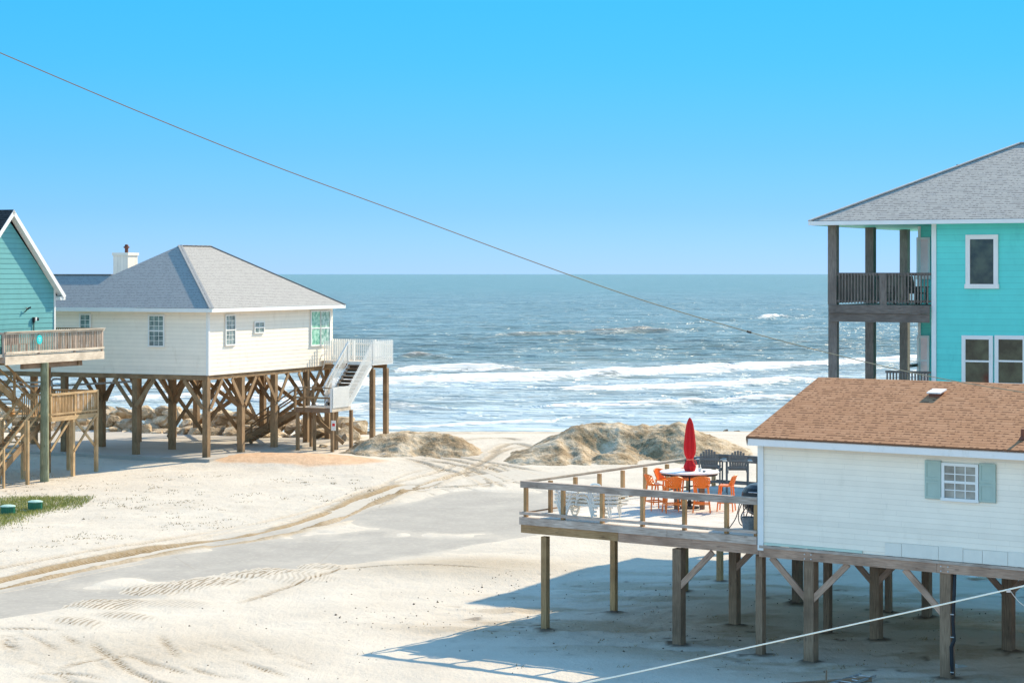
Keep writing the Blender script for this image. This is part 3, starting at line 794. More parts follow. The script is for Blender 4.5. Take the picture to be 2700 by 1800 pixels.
# ================================================================== white house with deck (right foreground)
hc = thing('beach_house', 'white raised house with brown shingle roof, sage shutters and a railed deck', 'house', (*FC.o, 0), FC.rz)
X0, X1, DP = 7.255, 24.0, 6.8
wl = MB()
wl.box(X0, X1, 0, DP, 2.79, 5.30)
siding(wl, (0, 0, 0), (1, 0, 0), (0, -1, 0), 2.86, 5.30, .128, vspan(X0, X1))
siding(wl, (X0, 0, 0), (0, 1, 0), (-1, 0, 0), 2.86, 6.62, .128, lambda z: (max(0, (z - 5.36) / .341), min(DP, DP - (z - 5.36) / .341)))
wl.face([(X0 + .01, 0, 5.3), (X0 + .01, 3.41, 6.62), (X0 + .01, DP, 5.3)], [(0, 0)] * 3)
wall = wl.build('wall', M_whiteC, hc)
tr = MB(); tr.box(X0 - .03, X0 + .13, -.05, -.002, 2.66, 5.32); tr.box(X0 - .03, X0 - .002, -.002, .1, 2.66, 5.32); tr.build('corner_board', M_trim, hc)
# repair panels along the foot of the wall
pxs = [2335, 2379, 2476, 2541, 2592, 2659, 2760, 2860]
ts = [FC.hit(p, 1430, (0, 0, 0), (0, 1, 0))[0] for p in pxs]
for i in range(len(ts) - 1):
    q = MB(); q.box(ts[i] + .004, ts[i + 1] - .006, -.04, -.024, 2.80, 3.10 + .015 * (i % 3)); q.build('repair_panel', M_patch, hc)
q = MB(); q.box(X0 + .15, ts[0] - .6, -.036, -.024, 2.80, 2.86); q.build('starter_strip', M_mint, hc)
q = MB(); q.box(X0 + .13, X1, -.05, -.024, 5.27, 5.31); q.build('frieze_strip', M_soff, hc)
# roof
ez, sl = 5.50, .341
def rz_(y): return ez + sl * (y + .4)
XR0, XR1 = 7.107, 24.4
rf = MB()
roofplane(rf, [(XR0, -.42, rz_(-.42)), (XR1, -.42, rz_(-.42)), (XR1, 3.41, rz_(3.41)), (XR0, 3.41, rz_(3.41))], (1, 0, 0), (0, -.42, ez))
roofplane(rf, [(XR1, 7.24, rz_(-.42)), (XR0, 7.24, rz_(-.42)), (XR0, 3.41, rz_(3.41)), (XR1, 3.41, rz_(3.41))], (1, 0, 0), (0, 7.24, ez))
for y0, y1 in ((-.42, 3.41), (7.24, 3.41)):
    za, zb = rz_(-.42), rz_(3.41)
    rf.face([(XR0, y0, za), (XR0, y1, zb), (XR0, y1, zb - .05), (XR0, y0, za - .05)], [(0, 0)] * 4)
    rf.face([(XR0, y0, za - .05), (XR0, y1, zb - .05), (XR1, y1, zb - .05), (XR1, y0, za - .05)], [(0, 0)] * 4)
rf.face([(XR0, -.42, rz_(-.42)), (XR0, -.42, rz_(-.42) - .035), (XR1, -.42, rz_(-.42) - .035), (XR1, -.42, rz_(-.42))], [(0, 0)] * 4)
roof = rf.build('roof', R_brown, hc)
fa = MB(); fa.box(XR0 + .03, XR1, -.40, -.375, 5.275, 5.455); fa.build('fascia', M_trimdirty, hc)
sf = MB(); sf.box(XR0 + .03, XR1, -.375, -.03, 5.30, 5.315); sf.build('soffit', M_soff, hc)
rk = MB()
rk.beam((XR0 + .02, -.41, rz_(-.41) - .14), (XR0 + .02, 3.41, rz_(3.41) - .14), .03, .17); rk.beam((XR0 + .02, 7.23, rz_(-.41) - .14), (XR0 + .02, 3.41, rz_(3.41) - .14), .03, .17)
rk.build('rake_board', W_brown, hc)
ve = FC.hit(2470, 1040, (0, -.4, ez), (0, -sl, 1))
q = MB(); q.box(ve[0] - .14, ve[0] + .14, ve[1] - .15, ve[1] + .15, ve[2] - .08, ve[2] + .07); vo_ = q.build('roof_vent', M_rust, hc)
q = MB(); q.hexa([(ve[0] + a_, ve[1] + b_, ve[2] + .07 + c_ + .2 * b_) for c_ in (0, .03) for b_ in (-.19, .19) for a_ in (-.185, .185)]); q.build('vent_cap', M_trimdirty, vo_)
vp = FC.hit(2696, 1158, (0, -.4, ez), (0, -sl, 1))
q = MB(); q.tube([(vp[0], vp[1], vp[2] - .05), (vp[0], vp[1], vp[2] + .24)], .04, 10); q.lathe([(.09, vp[2] - .01), (.05, vp[2] + .07)], 12, (vp[0], vp[1])); q.build('vent_pipe', M_rust, hc)
# window and shutters
a = FC.hit(2493, 1224, (0, 0, 0), (0, 1, 0)); c = FC.hit(2575, 1316, (0, 0, 0), (0, 1, 0))
wz0, wz1 = c[2], a[2] - .02
window(hc, 'y', a[0], c[0], wz0, wz1, -.02, 3, 2, G_blind, .07)
for p0, p1 in ((2441, 2484), (2584, 2628)):
    s0 = FC.hit(p0, 1260, (0, 0, 0), (0, 1, 0))[0]; s1 = FC.hit(p1, 1260, (0, 0, 0), (0, 1, 0))[0]
    q = MB(); q.box(s0, s1, -.055, -.03, wz0 - .05, wz1 + .10)
    for k0, k1 in ((0, .47), (.5, 1)):
        h0 = wz0 - .05 + (wz1 - wz0 + .15) * k0; h1 = wz0 - .05 + (wz1 - wz0 + .15) * k1
        q.box(s0 + .005, s0 + .055, -.07, -.055, h0 + .01, h1); q.box(s1 - .055, s1 - .005, -.07, -.055, h0 + .01, h1)
        q.box(s0 + .055, s1 - .055, -.07, -.055, h0 + .01, h0 + .06); q.box(s0 + .055, s1 - .055, -.07, -.055, h1 - .05, h1)
    q.build('shutter', M_shutter, hc)
# floor frame
q = MB(); q.box(X0 + .02, X1, -.065, .0, 2.72, 2.785); q.build('sill_board', W_grey, hc)
q = MB(); q.box(X0 + .01, 12.0, -.045, .04, 2.50, 2.718); q.box(12.01, X1, -.045, .04, 2.50, 2.718); q.build('floor_beam', W_beam, hc)
for yy in (3.75, 7.7):
    q = MB(); q.box(0.1, X1, yy - .08, yy + .08, 2.50, 2.72); q.build('floor_beam', W_brown, hc)
q = MB()
for i in range(34): q.box(X0 + .3 + i * .5, X0 + .34 + i * .5, .05, DP, 2.72, 2.785)
q.build('floor_joists', W_brown, hc)
# piles and braces
for (a_, b_, wd) in PILES_C:
    wx, wy = FC.wld(a_, b_)
    q = MB(); h0 = -.6
    q.box(a_ - wd / 2, a_ + wd / 2, b_ - wd / 2, b_ + wd / 2, h0, 2.50); q.build('pile', W_brown if a_ > 3 else W_gold, hc)
def brace(par, p0, p1, m, w=.05, h=.15, up=(0, 0, 1)):
    q = MB(); q.beam(p0, p1, w, h, up); q.build('brace', m, par)
for (a_, b_, dirs) in [(4.85, .12, 'r'), (8.62, .12, 'lr'), (12.2, .12, 'l'), (16, .12, 'lr'), (4.4, 3.75, 'r'), (8.6, 3.75, 'lrb'), (12.1, 4.0, 'lrb'), (16, 4, 'lrb'), (8.2, 7.7, 'l')]:
    e = .95
    if 'r' in dirs: brace(hc, (a_ + .08, b_ - .09, 1.55), (a_ + e + .1, b_ - .09, 2.50), W_beam)
    if 'l' in dirs: brace(hc, (a_ - .08, b_ - .09, 1.55), (a_ - e - .1, b_ - .09, 2.50), W_beam)
    if 'b' in dirs: brace(hc, (a_ + .09, b_ + .08, 1.65), (a_ + .09, b_ + .9, 2.50), W_brown)
# black insulated pipe on the big pile at the right
pa = (12.2 + .19, .02)
q = MB(); q.tube([(pa[0], .1, 2.5), (pa[0] + .02, .02, 2.0), (pa[0] + .0, .0, 1.4), (pa[0] + .03, 0, .95), (pa[0] - .03, -.02, .8), (pa[0] - .02, -.02, .4), (pa[0], -.02, .15)], [.045, .045, .04, .045, .05, .05, .03], 8)
po = q.build('drain_pipe', M_pipe, hc)
for z in (1.55, 1.02, .2):
    q = MB(); q.box(pa[0] - .04, pa[0] + .045, -.06, -.045, z, z + .02); q.build('clamp', M_tin, po)
# ceiling fan hanging below the floor at the right, light sheet
# bolts
for bx_ in (8.62, 12.2):
    for dx in (-.09, .09):
        for z in (2.55, 2.66):
            q = MB(); q.tube([(bx_ + dx, -.046, z), (bx_ + dx, -.06, z)], .018, 8); q.build('bolt', M_tin, hc)
# deck
DL = 10.2
dk = MB()
nb = int(DL / .146)
for i in range(nb):
    y = .02 + i * .146
    x1 = X0 - .04 if y < DP + .05 else 15
    dk.box(.02, x1, y, y + .139, 2.955, 2.99)
deck = dk.build('deck', W_deck, hc)
q = MB(); q.box(-.04, 4.6, -.07, -.02, 2.79, 2.985); q.box(4.61, X0 - .05, -.07, -.02, 2.79, 2.985); q.build('rim_board', W_grey, deck)
q = MB(); q.box(-.04, .01, -.015, DL, 2.79, 2.985); q.build('rim_board', W_grey, deck)
q = MB(); q.box(.02, 14, DL, DL + .05, 2.79, 2.985); q.build('rim_board', W_grey, deck)
q = MB(); q.box(.0, 3.1, -.045, .05, 2.57, 2.787); q.build('beam', W_gold, deck)
q = MB(); q.box(3.11, X0, -.045, .05, 2.55, 2.787); q.build('beam', W_beam, deck)
q = MB()
for i in range(12): q.box(.3 + i * .6, .34 + i * .6, .06, DL, 2.79, 2.953)
q.build('joists', W_brown, deck)
def rail_post(x, y):
    q = MB(); q.box(x - .048, x + .048, y - .048, y + .048, 2.99, 3.86); q.build('rail_post', W_gold, deck)
ptsx = [FC.hit(p, 1300, (0, .05, 0), (0, 1, 0))[0] for p in (1387, 1485, 1588, 1694.5, 1805, 1916, 1996)]
for x in ptsx: rail_post(min(x, X0 - .12), .05)
for i in range(1, 9): rail_post(.06, .05 + 1.21 * i + (0 if i < 8 else .3))
for i in range(1, 9): rail_post(.06 + 1.5 * i, DL - .05)
q = MB(); q.box(-.02, X0 - .05, -.05, -.005, 3.775, 3.915); q.box(-.02, X0 - .05, -.05, .10, 3.917, 3.95); q.build('handrail', W_grey, deck)
q = MB(); q.box(-.025, .010, .105, DL * .83, 3.872, 3.915); q.box(-.04, .04, .105, DL * .83, 3.917, 3.95); q.build('handrail', W_pale, deck)  # paler wood puts the sunlit look into this rail's colour
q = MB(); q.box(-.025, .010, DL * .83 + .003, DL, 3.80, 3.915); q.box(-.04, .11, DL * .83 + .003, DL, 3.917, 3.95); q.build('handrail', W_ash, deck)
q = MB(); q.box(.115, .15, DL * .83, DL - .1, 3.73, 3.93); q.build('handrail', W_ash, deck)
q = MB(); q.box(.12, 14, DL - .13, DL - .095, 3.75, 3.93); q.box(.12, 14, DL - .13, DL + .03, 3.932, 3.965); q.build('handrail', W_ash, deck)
q = MB(); q.box(-.02, X0 - .05, -.09, -.0, 3.06, 3.135); q.build('lower_rail', W_grey, deck)
q = MB(); q.box(-.03, .01, .0, DL, 3.06, 3.10); q.build('lower_rail', W_brown, deck)
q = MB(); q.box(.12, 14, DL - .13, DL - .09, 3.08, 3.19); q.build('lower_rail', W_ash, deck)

# ================================================================== things on the deck
DZ = 2.992
def onC(x, y): 
    a, b = FC.wld(x, y); return (a, b, DZ)
def deckpt(px, Y):   # world point on the deck under a photo column at distance Y
    return ((px - 1350) / F * Y, Y, DZ)
# table
tb = thing('bar_table', 'large round white bar-height table with the umbrella through it', 'table', deckpt(1818, 58.0), 0)
q = MB(); q.lathe([(.76, .985), (.82, .99), (.83, 1.005), (.82, 1.03), (.0, 1.032)], 32); q.build('table_top', plain('white_table_top', (.72, .70, .66), .45, .06, 6), tb)
q = MB(); q.lathe([(.78, .93), (.79, .984)], 32); q.build('apron', M_iron, tb)
for sx_, sy_ in ((-.38, -.25), (.33, -.25), (-.3, .4), (.38, .4)):
    q = MB(); q.box(sx_ - .07, sx_ + .07, sy_ - .02, sy_ + .02, .0, .93); q.build('leg', W_brown, tb)
q = MB(); q.box(-.36, .36, -.02, .02, .12, .2); q.build('stretcher', W_brown, tb)
# umbrella
um = thing('patio_umbrella', 'closed red patio umbrella standing through the white table', 'umbrella', deckpt(1818, 58.0), 0)
q = MB(); q.tube([(0, 0, .06), (0, 0, 2.5)], .024, 10); q.build('pole', M_iron, um)
q = MB(); q.lathe([(.27, 0), (.27, .05), (.06, .07), (.04, .3)], 24); q.build('base', M_iron, um)
zt = 2.515
prof = [(.012, zt), (.045, zt - .05), (.085, zt - .17), (.115, zt - .38), (.145, zt - .68), (.155, zt - .85), (.135, zt - 1.02), (.085, zt - 1.14), (.075, zt - 1.17), (.10, zt - 1.22), (.155, zt - 1.34), (.14, zt - 1.44), (.09, zt - 1.54), (.03, zt - 1.56)]
q = MB(); q.lathe(prof[::-1], 48, (0.01, 0), .13, 8); q.build('canopy', M_red, um)
q = MB(); q.lathe([(.092, zt - 1.185), (.1, zt - 1.155), (.092, zt - 1.13)], 24, (.01, 0)); q.tube([(.08, -.05, zt - 1.15), (.17, -.06, zt - 1.2), (.2, -.05, zt - 1.3)], .012, 6); q.build('tie_strap', M_tie, um)
# little things on the table
for (dx, dy, c_, nm, lb) in [(.28, -.12, M_resin, 'candle_jar', 'small white candle jar right of the red umbrella on the table'), (.38, -.3, M_bucket, 'ashtray', 'little grey ashtray near the right front rim of the white table')]:
    q = MB(); q.lathe([(.03, 0), (.042, .02), (.045, .1 if nm == 'candle_jar' else .045), (.03, .1 if nm == 'candle_jar' else .045)], 12)
    p = deckpt(1818, 58.0); o = q.build(nm, c_, None, (p[0] + dx, p[1] + dy, DZ + 1.033)); tag(o, lb, nm.replace('_', ' '))
# orange bar stools
def make_stool():
    t = thing('bar_stool', 'x', 'bar stool', (0, 0, 0), 0, 'orange bar stools around the white table')
    # front is +y ; the backrest stands at -y
    q = MB()
    nx_, ny_ = 6, 5
    for i in range(nx_):
        for j in range(ny_):
            x0 = -.20 + .4 * i / nx_; x1 = -.20 + .4 * (i + 1) / nx_; y0 = -.19 + .38 * j / ny_; y1 = -.19 + .38 * (j + 1) / ny_
            zf = lambda x, y: .695 + .6 * x * x + .15 * y * y
            c = [(x0, y0, zf(x0, y0) - .03), (x1, y0, zf(x1, y0) - .03), (x0, y1, zf(x0, y1) - .03), (x1, y1, zf(x1, y1) - .03), (x0, y0, zf(x0, y0)), (x1, y0, zf(x1, y0)), (x0, y1, zf(x0, y1)), (x1, y1, zf(x1, y1))]
            q.hexa(c)
    q.build('seat', M_orange, t)
    q = MB()
    def bp(u, v):   # u -1..1 across, v 0..1 up
        return Vector((u * (.205 + .02 * v), -.19 - .10 * v + .09 * u * u, .71 + .29 * v - .05 * u * u * v))
    def strip(pts, r): q.tube(pts, r, 5)
    strip([bp(-1, v / 5) for v in range(6)] , .016); strip([bp(1, v / 5) for v in range(6)], .016)
    strip([bp(u / 5, 1) for u in range(-5, 6)], .02); strip([bp(u / 5, .03) for u in range(-5, 6)], .016)
    for k in range(-4, 5):
        for s in (-1, 1):
            pts = []
            for i in range(7):
                v = i / 6; u = k / 4 + s * (v - .5) * .9
                if abs(u) <= 1.0: pts.append(bp(u, v))
            if len(pts) > 1: strip(pts, .0195)
    q.build('backrest', M_orange, t)
    for sx_, sy_ in ((-1, -1), (1, -1), (-1, 1), (1, 1)):
        q = MB(); q.tube([(sx_ * .17, sy_ * .16, .69), (sx_ * .235, sy_ * .22, 0)], [.025, .017], 8); q.build('leg', M_orange, t)
    q = MB(); z = .24; e = .215; f_ = .2
    c = [(-e, -f_), (e, -f_), (e, f_), (-e, f_)]
    for i in range(4): q.beam((*c[i], z), (*c[(i + 1) % 4], z), .022, .035)
    q.build('foot_ring', M_orange, t)
    return t
st0 = make_stool()
SD = [(1727, 57.6, -70, 'orange bar stool at the far left end of the white table, seen side on'),
      (1752, 58.9, -130, 'orange bar stool half hidden behind the left end of the table'),
      (1773, 56.95, 10, 'orange bar stool, back to us, in front of the table left of the umbrella'),
      (1815, 59.1, 185, 'orange bar stool beyond the table, seen beneath its top'),
      (1850, 57.0, -6, 'orange bar stool, back to us, in front of the table right of the umbrella'),
      (1915, 57.35, 75, 'orange bar stool pulled away from the table towards the black grill')]
for i, (px, yy, an, lb) in enumerate(SD):
    if i == 0: o = st0; o.location = deckpt(px, yy); o.rotation_euler = (0, 0, math.radians(an)); o['label'] = lb
    else: dup(st0, deckpt(px, yy), math.radians(an), lb)
# tall slatted chairs
def make_adir():
    t = thing('tall_deck_chair', 'x', 'deck chair', (0, 0, 0), 0, 'tall grey slatted deck chairs')
    for k in range(-3, 4):
        q = MB(); x0 = k * .068; x1 = k * .082; top = 1.30 - .016 * k * k
        q.beam((x0, -.20, .72), (x1, -.36, top), .068, .02, (0, -1, .15)); q.build('back_slat', M_slate, t)
    for z, w_ in ((.80, .26), (1.0, .29)):
        q = MB(); y = -.20 - .16 * (z - .72) / .58; q.box(-w_, w_, y - .045, y - .02, z - .035, z + .035); q.build('back_rail', M_slate, t)
    for j in range(5):
        q = MB(); q.box(-.27, .27, -.18 + j * .105, -.18 + j * .105 + .09, .70 + j * .012, .725 + j * .012); q.build('seat_slat', M_slate, t)
    for s in (-1, 1):
        q = MB(); q.box(s * .37 - .07, s * .37 + .07, -.3, .38, .955, .98); q.build('armrest', M_slate, t)
        for y in (-.24, .28):
            q = MB(); q.box(s * .31 - .018, s * .31 + .018, y - .045, y + .045, 0, .955); q.build('leg', M_slate, t)
        q = MB(); q.box(s * .285 - .012, s * .285 + .012, -.28, .3, .62, .70); q.build('side_rail', M_slate, t)
    q = MB(); q.box(-.31, .31, .25, .36, .25, .275); q.build('footrest', M_slate, t)
    q = MB(); q.box(-.31, .31, -.25, -.22, .3, .36); q.build('stretcher', M_slate, t)
    return t
ad = make_adir()
ad.location = deckpt(1874, 62.4); ad.rotation_euler = (0, 0, math.radians(-14)); ad['label'] = 'tall grey slatted deck chair nearer the red umbrella, back turned to us'
dup(ad, deckpt(1944, 61.9), math.radians(-3), 'tall grey slatted deck chair nearer the white house wall, back turned to us')
# stacked loungers
def make_lounger():
    t = thing('sun_lounger', 'x', 'sun lounger', (0, 0, 0), 0, 'stacked white resin loungers')
    for s in (-1, 1):
        q = MB()
        q.tube(catm3([(0, s * .3, .38), (.07, s * .3, .385), (.13, s * .3, .25), (.20, s * .3, .05), (.24, s * .3, .0), (.33, s * .3, .0), (.37, s * .3, .06), (.45, s * .3, .26), (.53, s * .3, .35), (.62, s * .3, .36)]), .03, 8); q.build('leg', M_resin, t)
        q = MB(); q.tube(catm3([(.68, s * .31, .33), (.71, s * .31, .47), (.80, s * .31, .545), (.98, s * .31, .54), (1.06, s * .31, .45), (1.12, s * .31, .25), (1.18, s * .31, .04), (1.2, s * .31, .0), (1.28, s * .31, 0)]), .03, 8); q.build('armrest', M_resin, t)
        q = MB(); q.beam((0, s * .28, .36), (1.22, s * .28, .345), .03, .05); q.beam((1.22, s * .28, .345), (1.92, s * .28, .385), .03, .05); q.build('side_rail', M_resin, t)
        q = MB(); q.tube([(1.62, s * .27, .34), (1.7, s * .27, .0)], .02, 8); q.build('leg', M_resin, t)
    q = MB()
    for i in range(14): q.box(.03 + i * .085, .09 + i * .085, -.27, .27, .372, .384)
    q.build('seat', M_resin, t)
    q = MB()
    for i in range(9): q.box(1.23 + i * .077, 1.29 + i * .077, -.26, .26, .37 + i * .004, .387 + i * .004)
    q.build('backrest', M_resin, t)
    return t
def catm3(P, n=4):
    P = [Vector(p) for p in P]; P = [2 * P[0] - P[1]] + P + [2 * P[-1] - P[-2]]; out = []
    for i in range(1, len(P) - 2):
        for k in range(n):
            t_ = k / n
            out.append(.5 * ((2 * P[i]) + (-P[i - 1] + P[i + 1]) * t_ + (2 * P[i - 1] - 5 * P[i] + 4 * P[i + 1] - P[i + 2]) * t_ * t_ + (-P[i - 1] + 3 * P[i] - 3 * P[i + 1] + P[i + 2]) * t_ ** 3))
    out.append(P[-2]); return out
lg = make_lounger()
lb_ = ['bottom lounger of the white stack behind the deck railing, its feet on the boards', 'second white lounger from the bottom of the stack', 'third white lounger from the bottom of the stack, under the top one', 'topmost white lounger of the stack by the deck corner']
lo = onC(.75, .75)
for i in range(4):
    p = FC.wld(.75 + .02 * (i % 2), .72 + .01 * i)
    if i == 0: lg.location = (p[0], p[1], DZ + .022); lg.rotation_euler = (0, 0, FC.rz + .06); lg['label'] = lb_[0]
    else: dup(lg, (p[0], p[1], DZ + .022 + .098 * i), FC.rz + .06 + .008 * i, lb_[i])
# grill
gp = onC(6.42, 1.65)
gr = thing('barbecue_grill', 'black domed barbecue grill beside the corner of the white wall', 'grill', gp, FC.rz)
q = MB(); q.lathe([(.53, .76), (.535, .82), (.52, .92), (.45, 1.03), (.32, 1.11), (.13, 1.155), (.0, 1.16)], 28); q.build('lid', M_black, gr)
q = MB(); q.lathe([(.20, .30), (.36, .38), (.48, .54), (.53, .74), (.51, .755)], 28); q.build('bowl', M_black, gr)
q = MB(); q.tube([(-.12, -.43, .92), (-.12, -.5, .94), (.12, -.5, .94), (.12, -.43, .92)], .014, 6); q.build('handle', M_alu, gr)
for an in (30, 150, 270):
    c_, s_ = math.cos(math.radians(an)), math.sin(math.radians(an))
    q = MB(); q.tube([(.25 * c_, .25 * s_, .5), (.4 * c_, .4 * s_, 0)], .022, 8); q.build('leg', M_iron, gr)
q = MB(); q.lathe([(.02, .2), (.33, .2), (.33, .225), (.02, .225)], 20); q.build('ash_shelf', M_iron, gr)
q = MB()
for k in range(7): q.box(.06, .46, -.56, -.545, .2 + k * .075, .235 + k * .075)
q.box(.05, .09, -.56, -.5, .0, .75); q.box(.44, .48, -.56, -.5, 0, .75)
q.build('slatted_shelf', M_iron, gr)
bp_ = onC(6.45, .88)
bk = thing('bucket', 'mottled grey bucket on the deck in front of the black grill', 'bucket', bp_, .4)
q = MB(); q.lathe([(.14, 0), (.19, .34), (.20, .35), (.18, .345), (.13, .02), (0.0, .02)], 20); q.build('pail', M_bucket, bk)
q = MB(); q.tube([(.19 * math.cos(t_), .03, .33 + .16 * math.sin(t_)) for t_ in [math.pi * k / 10 for k in range(11)]], .006, 5); q.build('handle', M_tin, bk)
q = MB()
hp = [(-.55, -.75, .02), (-.42, -.62, .3), (-.34, -.52, .75), (-.30, -.46, .55), (-.22, -.55, .25), (-.1, -.62, .42), (-.05, -.6, .62), (-.2, -.58, .5), (-.28, -.62, .3), (-.15, -.68, .1), (.1, -.75, .02), (.35, -.7, .02)]
q.tube(catm3(hp, 6), .013, 6); q.tube(catm3([(-.3, -.5, .7), (-.36, -.6, .4), (-.28, -.68, .15), (-.05, -.72, .1), (.05, -.66, .35), (.0, -.55, .6)], 6), .012, 6)
o = q.build('garden_hose', M_iron, None, gp, FC.rz); tag(o, 'thin black hose looped over the grill and down to the deck boards', 'hose')

# ================================================================== white house on tall piles (left)
hb = thing('beach_house', 'white house on tall wooden piles with a pale grey hipped roof and chimney', 'house', (*FB.o, 0), FB.rz)
wz0, wzt = 4.63, 7.68
wl = MB(); XW = -26.0
wl.box(-9.0, 0, 0, 12.45, wz0, wzt); wl.box(XW, -9.001, 0.0, 4.2, wz0, wzt)
siding(wl, (0, 0, 0), (1, 0, 0), (0, -1, 0), wz0, wzt, .19, vspan(XW, -.001))
siding(wl, (0, 0, 0), (0, 1, 0), (1, 0, 0), wz0, wzt, .19, vspan(0.001, 12.45))
wl.build('wall', M_white, hb)
q = MB(); q.box(.0, .035, -.035, .10, wz0, wzt); q.box(-.10, -.0005, -.035, -.001, wz0, wzt); q.build('corner_board', M_trim, hb)
ez, sl = 7.86, .627
E_ = (.5, -.5); 
rA = (-4.43, 4.43, 10.95); rB = (-4.43, 7.3, 10.95)
rf = MB()
roofplane(rf, [(-9.36, -.5, ez), (.5, -.5, ez), rA], (1, 0, 0), (0, -.5, ez))
roofplane(rf, [(.5, -.5, ez), (.5, 12.95, ez), rB, rA], (0, 1, 0), (.5, 0, ez))
roofplane(rf, [(.5, 12.95, ez), (-9.36, 12.95, ez), rB], (-1, 0, 0), (0, 12.95, ez))
roofplane(rf, [(-9.36, 12.95, ez), (-9.36, -.5, ez), rA, rB], (0, -1, 0), (-9.36, 0, ez))
wr = 9.475
roofplane(rf, [(-27, -.5, ez), (-9.36, -.5, ez), (-6.79, 2.08, wr), (-27, 2.08, wr)], (1, 0, 0), (0, -.5, ez))
roofplane(rf, [(-9.36, 4.66, ez), (-27, 4.66, ez), (-27, 2.08, wr), (-6.79, 2.08, wr)], (-1, 0, 0), (0, 4.66, ez))
roof = rf.build('roof', R_grey, hb)
q = MB()
for a_, b_ in (((.5, -.5, ez), rA), ((.5, 12.95, ez), rB), (rA, rB), ((-27, 2.08, wr), (-6.9, 2.08, wr))):
    q.beam(Vector(a_) + Vector((0, 0, .0)), Vector(b_) + Vector((0, 0, .0)), .24, .035)
q.build('ridge_cap', R_grey, roof)
q = MB(); q.box(-9.36, .52, -.52, -.495, 7.665, 7.85); q.box(-27, -9.361, -.52, -.495, 7.665, 7.85); q.build('fascia', M_trim, hb)
q = MB(); q.box(.497, .52, -.494, 12.95, 7.665, 7.85); q.build('fascia', M_trim, hb)
q = MB(); q.box(-9.36, .49, -.49, 12.95, 7.68, 7.70); q.box(-27, -9.37, -.49, 4.66, 7.68, 7.70); q.build('soffit', M_cream, hb)
# chimney
q = MB(); q.box(-8.85, -7.95, 5.0, 5.9, 7.9, 10.45); q.box(-8.9, -7.9, 4.95, 5.95, 10.45, 10.6); ch = q.build('chimney', M_white, hb)
q = MB(); q.tube([(-8.3, 5.4, 10.6), (-8.3, 5.4, 10.82)], .09, 12); q.lathe([(.09, 10.82), (.16, 10.86), (.16, 10.9), (.1, 10.93), (.1, 10.99), (.05, 11.03)], 12, (-8.3, 5.4)); q.build('flue_cap', M_rust, ch)
def wB(plane, p0, p1, y0, y1, cols, rows, gm, fw=.07, sash=True):
    if plane == 'x':
        a_ = FB.hit(p0, y0, (0, 0, 0), (1, 0, 0)); c_ = FB.hit(p1, y1, (0, 0, 0), (1, 0, 0)); b0 = FB.hit(p0, y1, (0, 0, 0), (1, 0, 0))
        window(hb, 'x', a_[1], c_[1], b0[2], a_[2], .02, cols, rows, gm, fw, sash=sash)
    else:
        a_ = FB.hit(p0, y0, (0, 0, 0), (0, 1, 0)); c_ = FB.hit(p1, y1, (0, 0, 0), (0, 1, 0))
        window(hb, 'y', a_[0], c_[0], c_[2], a_[2], -.02, cols, rows, gm, fw, sash=sash)
wB('x', 594, 617, 833, 908, 3, 3, G_cool); wB('x', 670, 693, 851, 876, 2, 1, G_cool, .06)
wB('x', 819, 842, 822, 909, 1, 1, G_curt, .08); wB('x', 844, 867, 822, 908, 1, 1, G_curt2, .08)
wB('y', 395.5, 432, 833, 911, 3, 3, G_cool); wB('y', 214, 238, 830, 908, 2, 3, G_cool)
q = MB(); fpt = FB.hit(852, 937, (0, 0, 0), (1, 0, 0)); y_, z_ = fpt[1], fpt[2]
q.tube(catm3([(.02, y_ + .5, z_ + .25), (.14, y_ + .3, z_ + .27), (.14, y_, z_ + .15), (.1, y_ - .1, z_ - .5), (.02, y_ - .1, z_ - .7)]), .03, 7); q.build('downpipe', M_trim, hb)
# floor frame, piles
q = MB(); q.box(-9, -.02, -.04, .06, 4.40, 4.628); q.box(XW, -9.01, -.04, .06, 4.40, 4.628); q.build('floor_beam', W_tan, hb)
q = MB(); q.box(-.18, -.06, .07, 12.45, 4.40, 4.628); q.build('floor_beam', W_tan, hb)
SR = [.15, 3.35, 6.6, 9.95, 12.3]; JC = [.2, 4.2, 8.4, 12.6, 16.8, 21]
q = MB()
for j in JC[1:]: q.box(-j - .08, -j + .08, .07, 12.4 if j < 9 else 4.2, 4.38, 4.62)
for i in range(20): q.box(-9, -.2, .5 + i * .6, .54 + i * .6, 4.56, 4.625)
q.build('floor_joists', W_tan, hb)
for j in JC:
    for s_ in SR:
        if j > 9 and s_ > 4: continue
        wd = .285
        q = MB(); q.box(-j - wd / 2, -j + wd / 2, s_ - wd / 2, s_ + wd / 2, .2, 4.40); q.build('pile', W_tan, hb)
        e = 1.15
        for (dx, dy) in ((1, 0), (-1, 0), (0, 1), (0, -1)):
            tx = -j + dx * e; ty = s_ + dy * e
            if tx > .1 or ty < -.1 or ty > 12.6: continue
            if dy and j > 9: continue
            off = .18
            if dx: brace(hb, (-j + dx * .1, s_ - off, 3.05), (tx, s_ - off, 4.38), W_tan, .05, .2)
            else: brace(hb, (-j + (off if j < 1 else off), s_ + dy * .1, 3.05), (-j + off, ty, 4.38), W_tan, .05, .2)
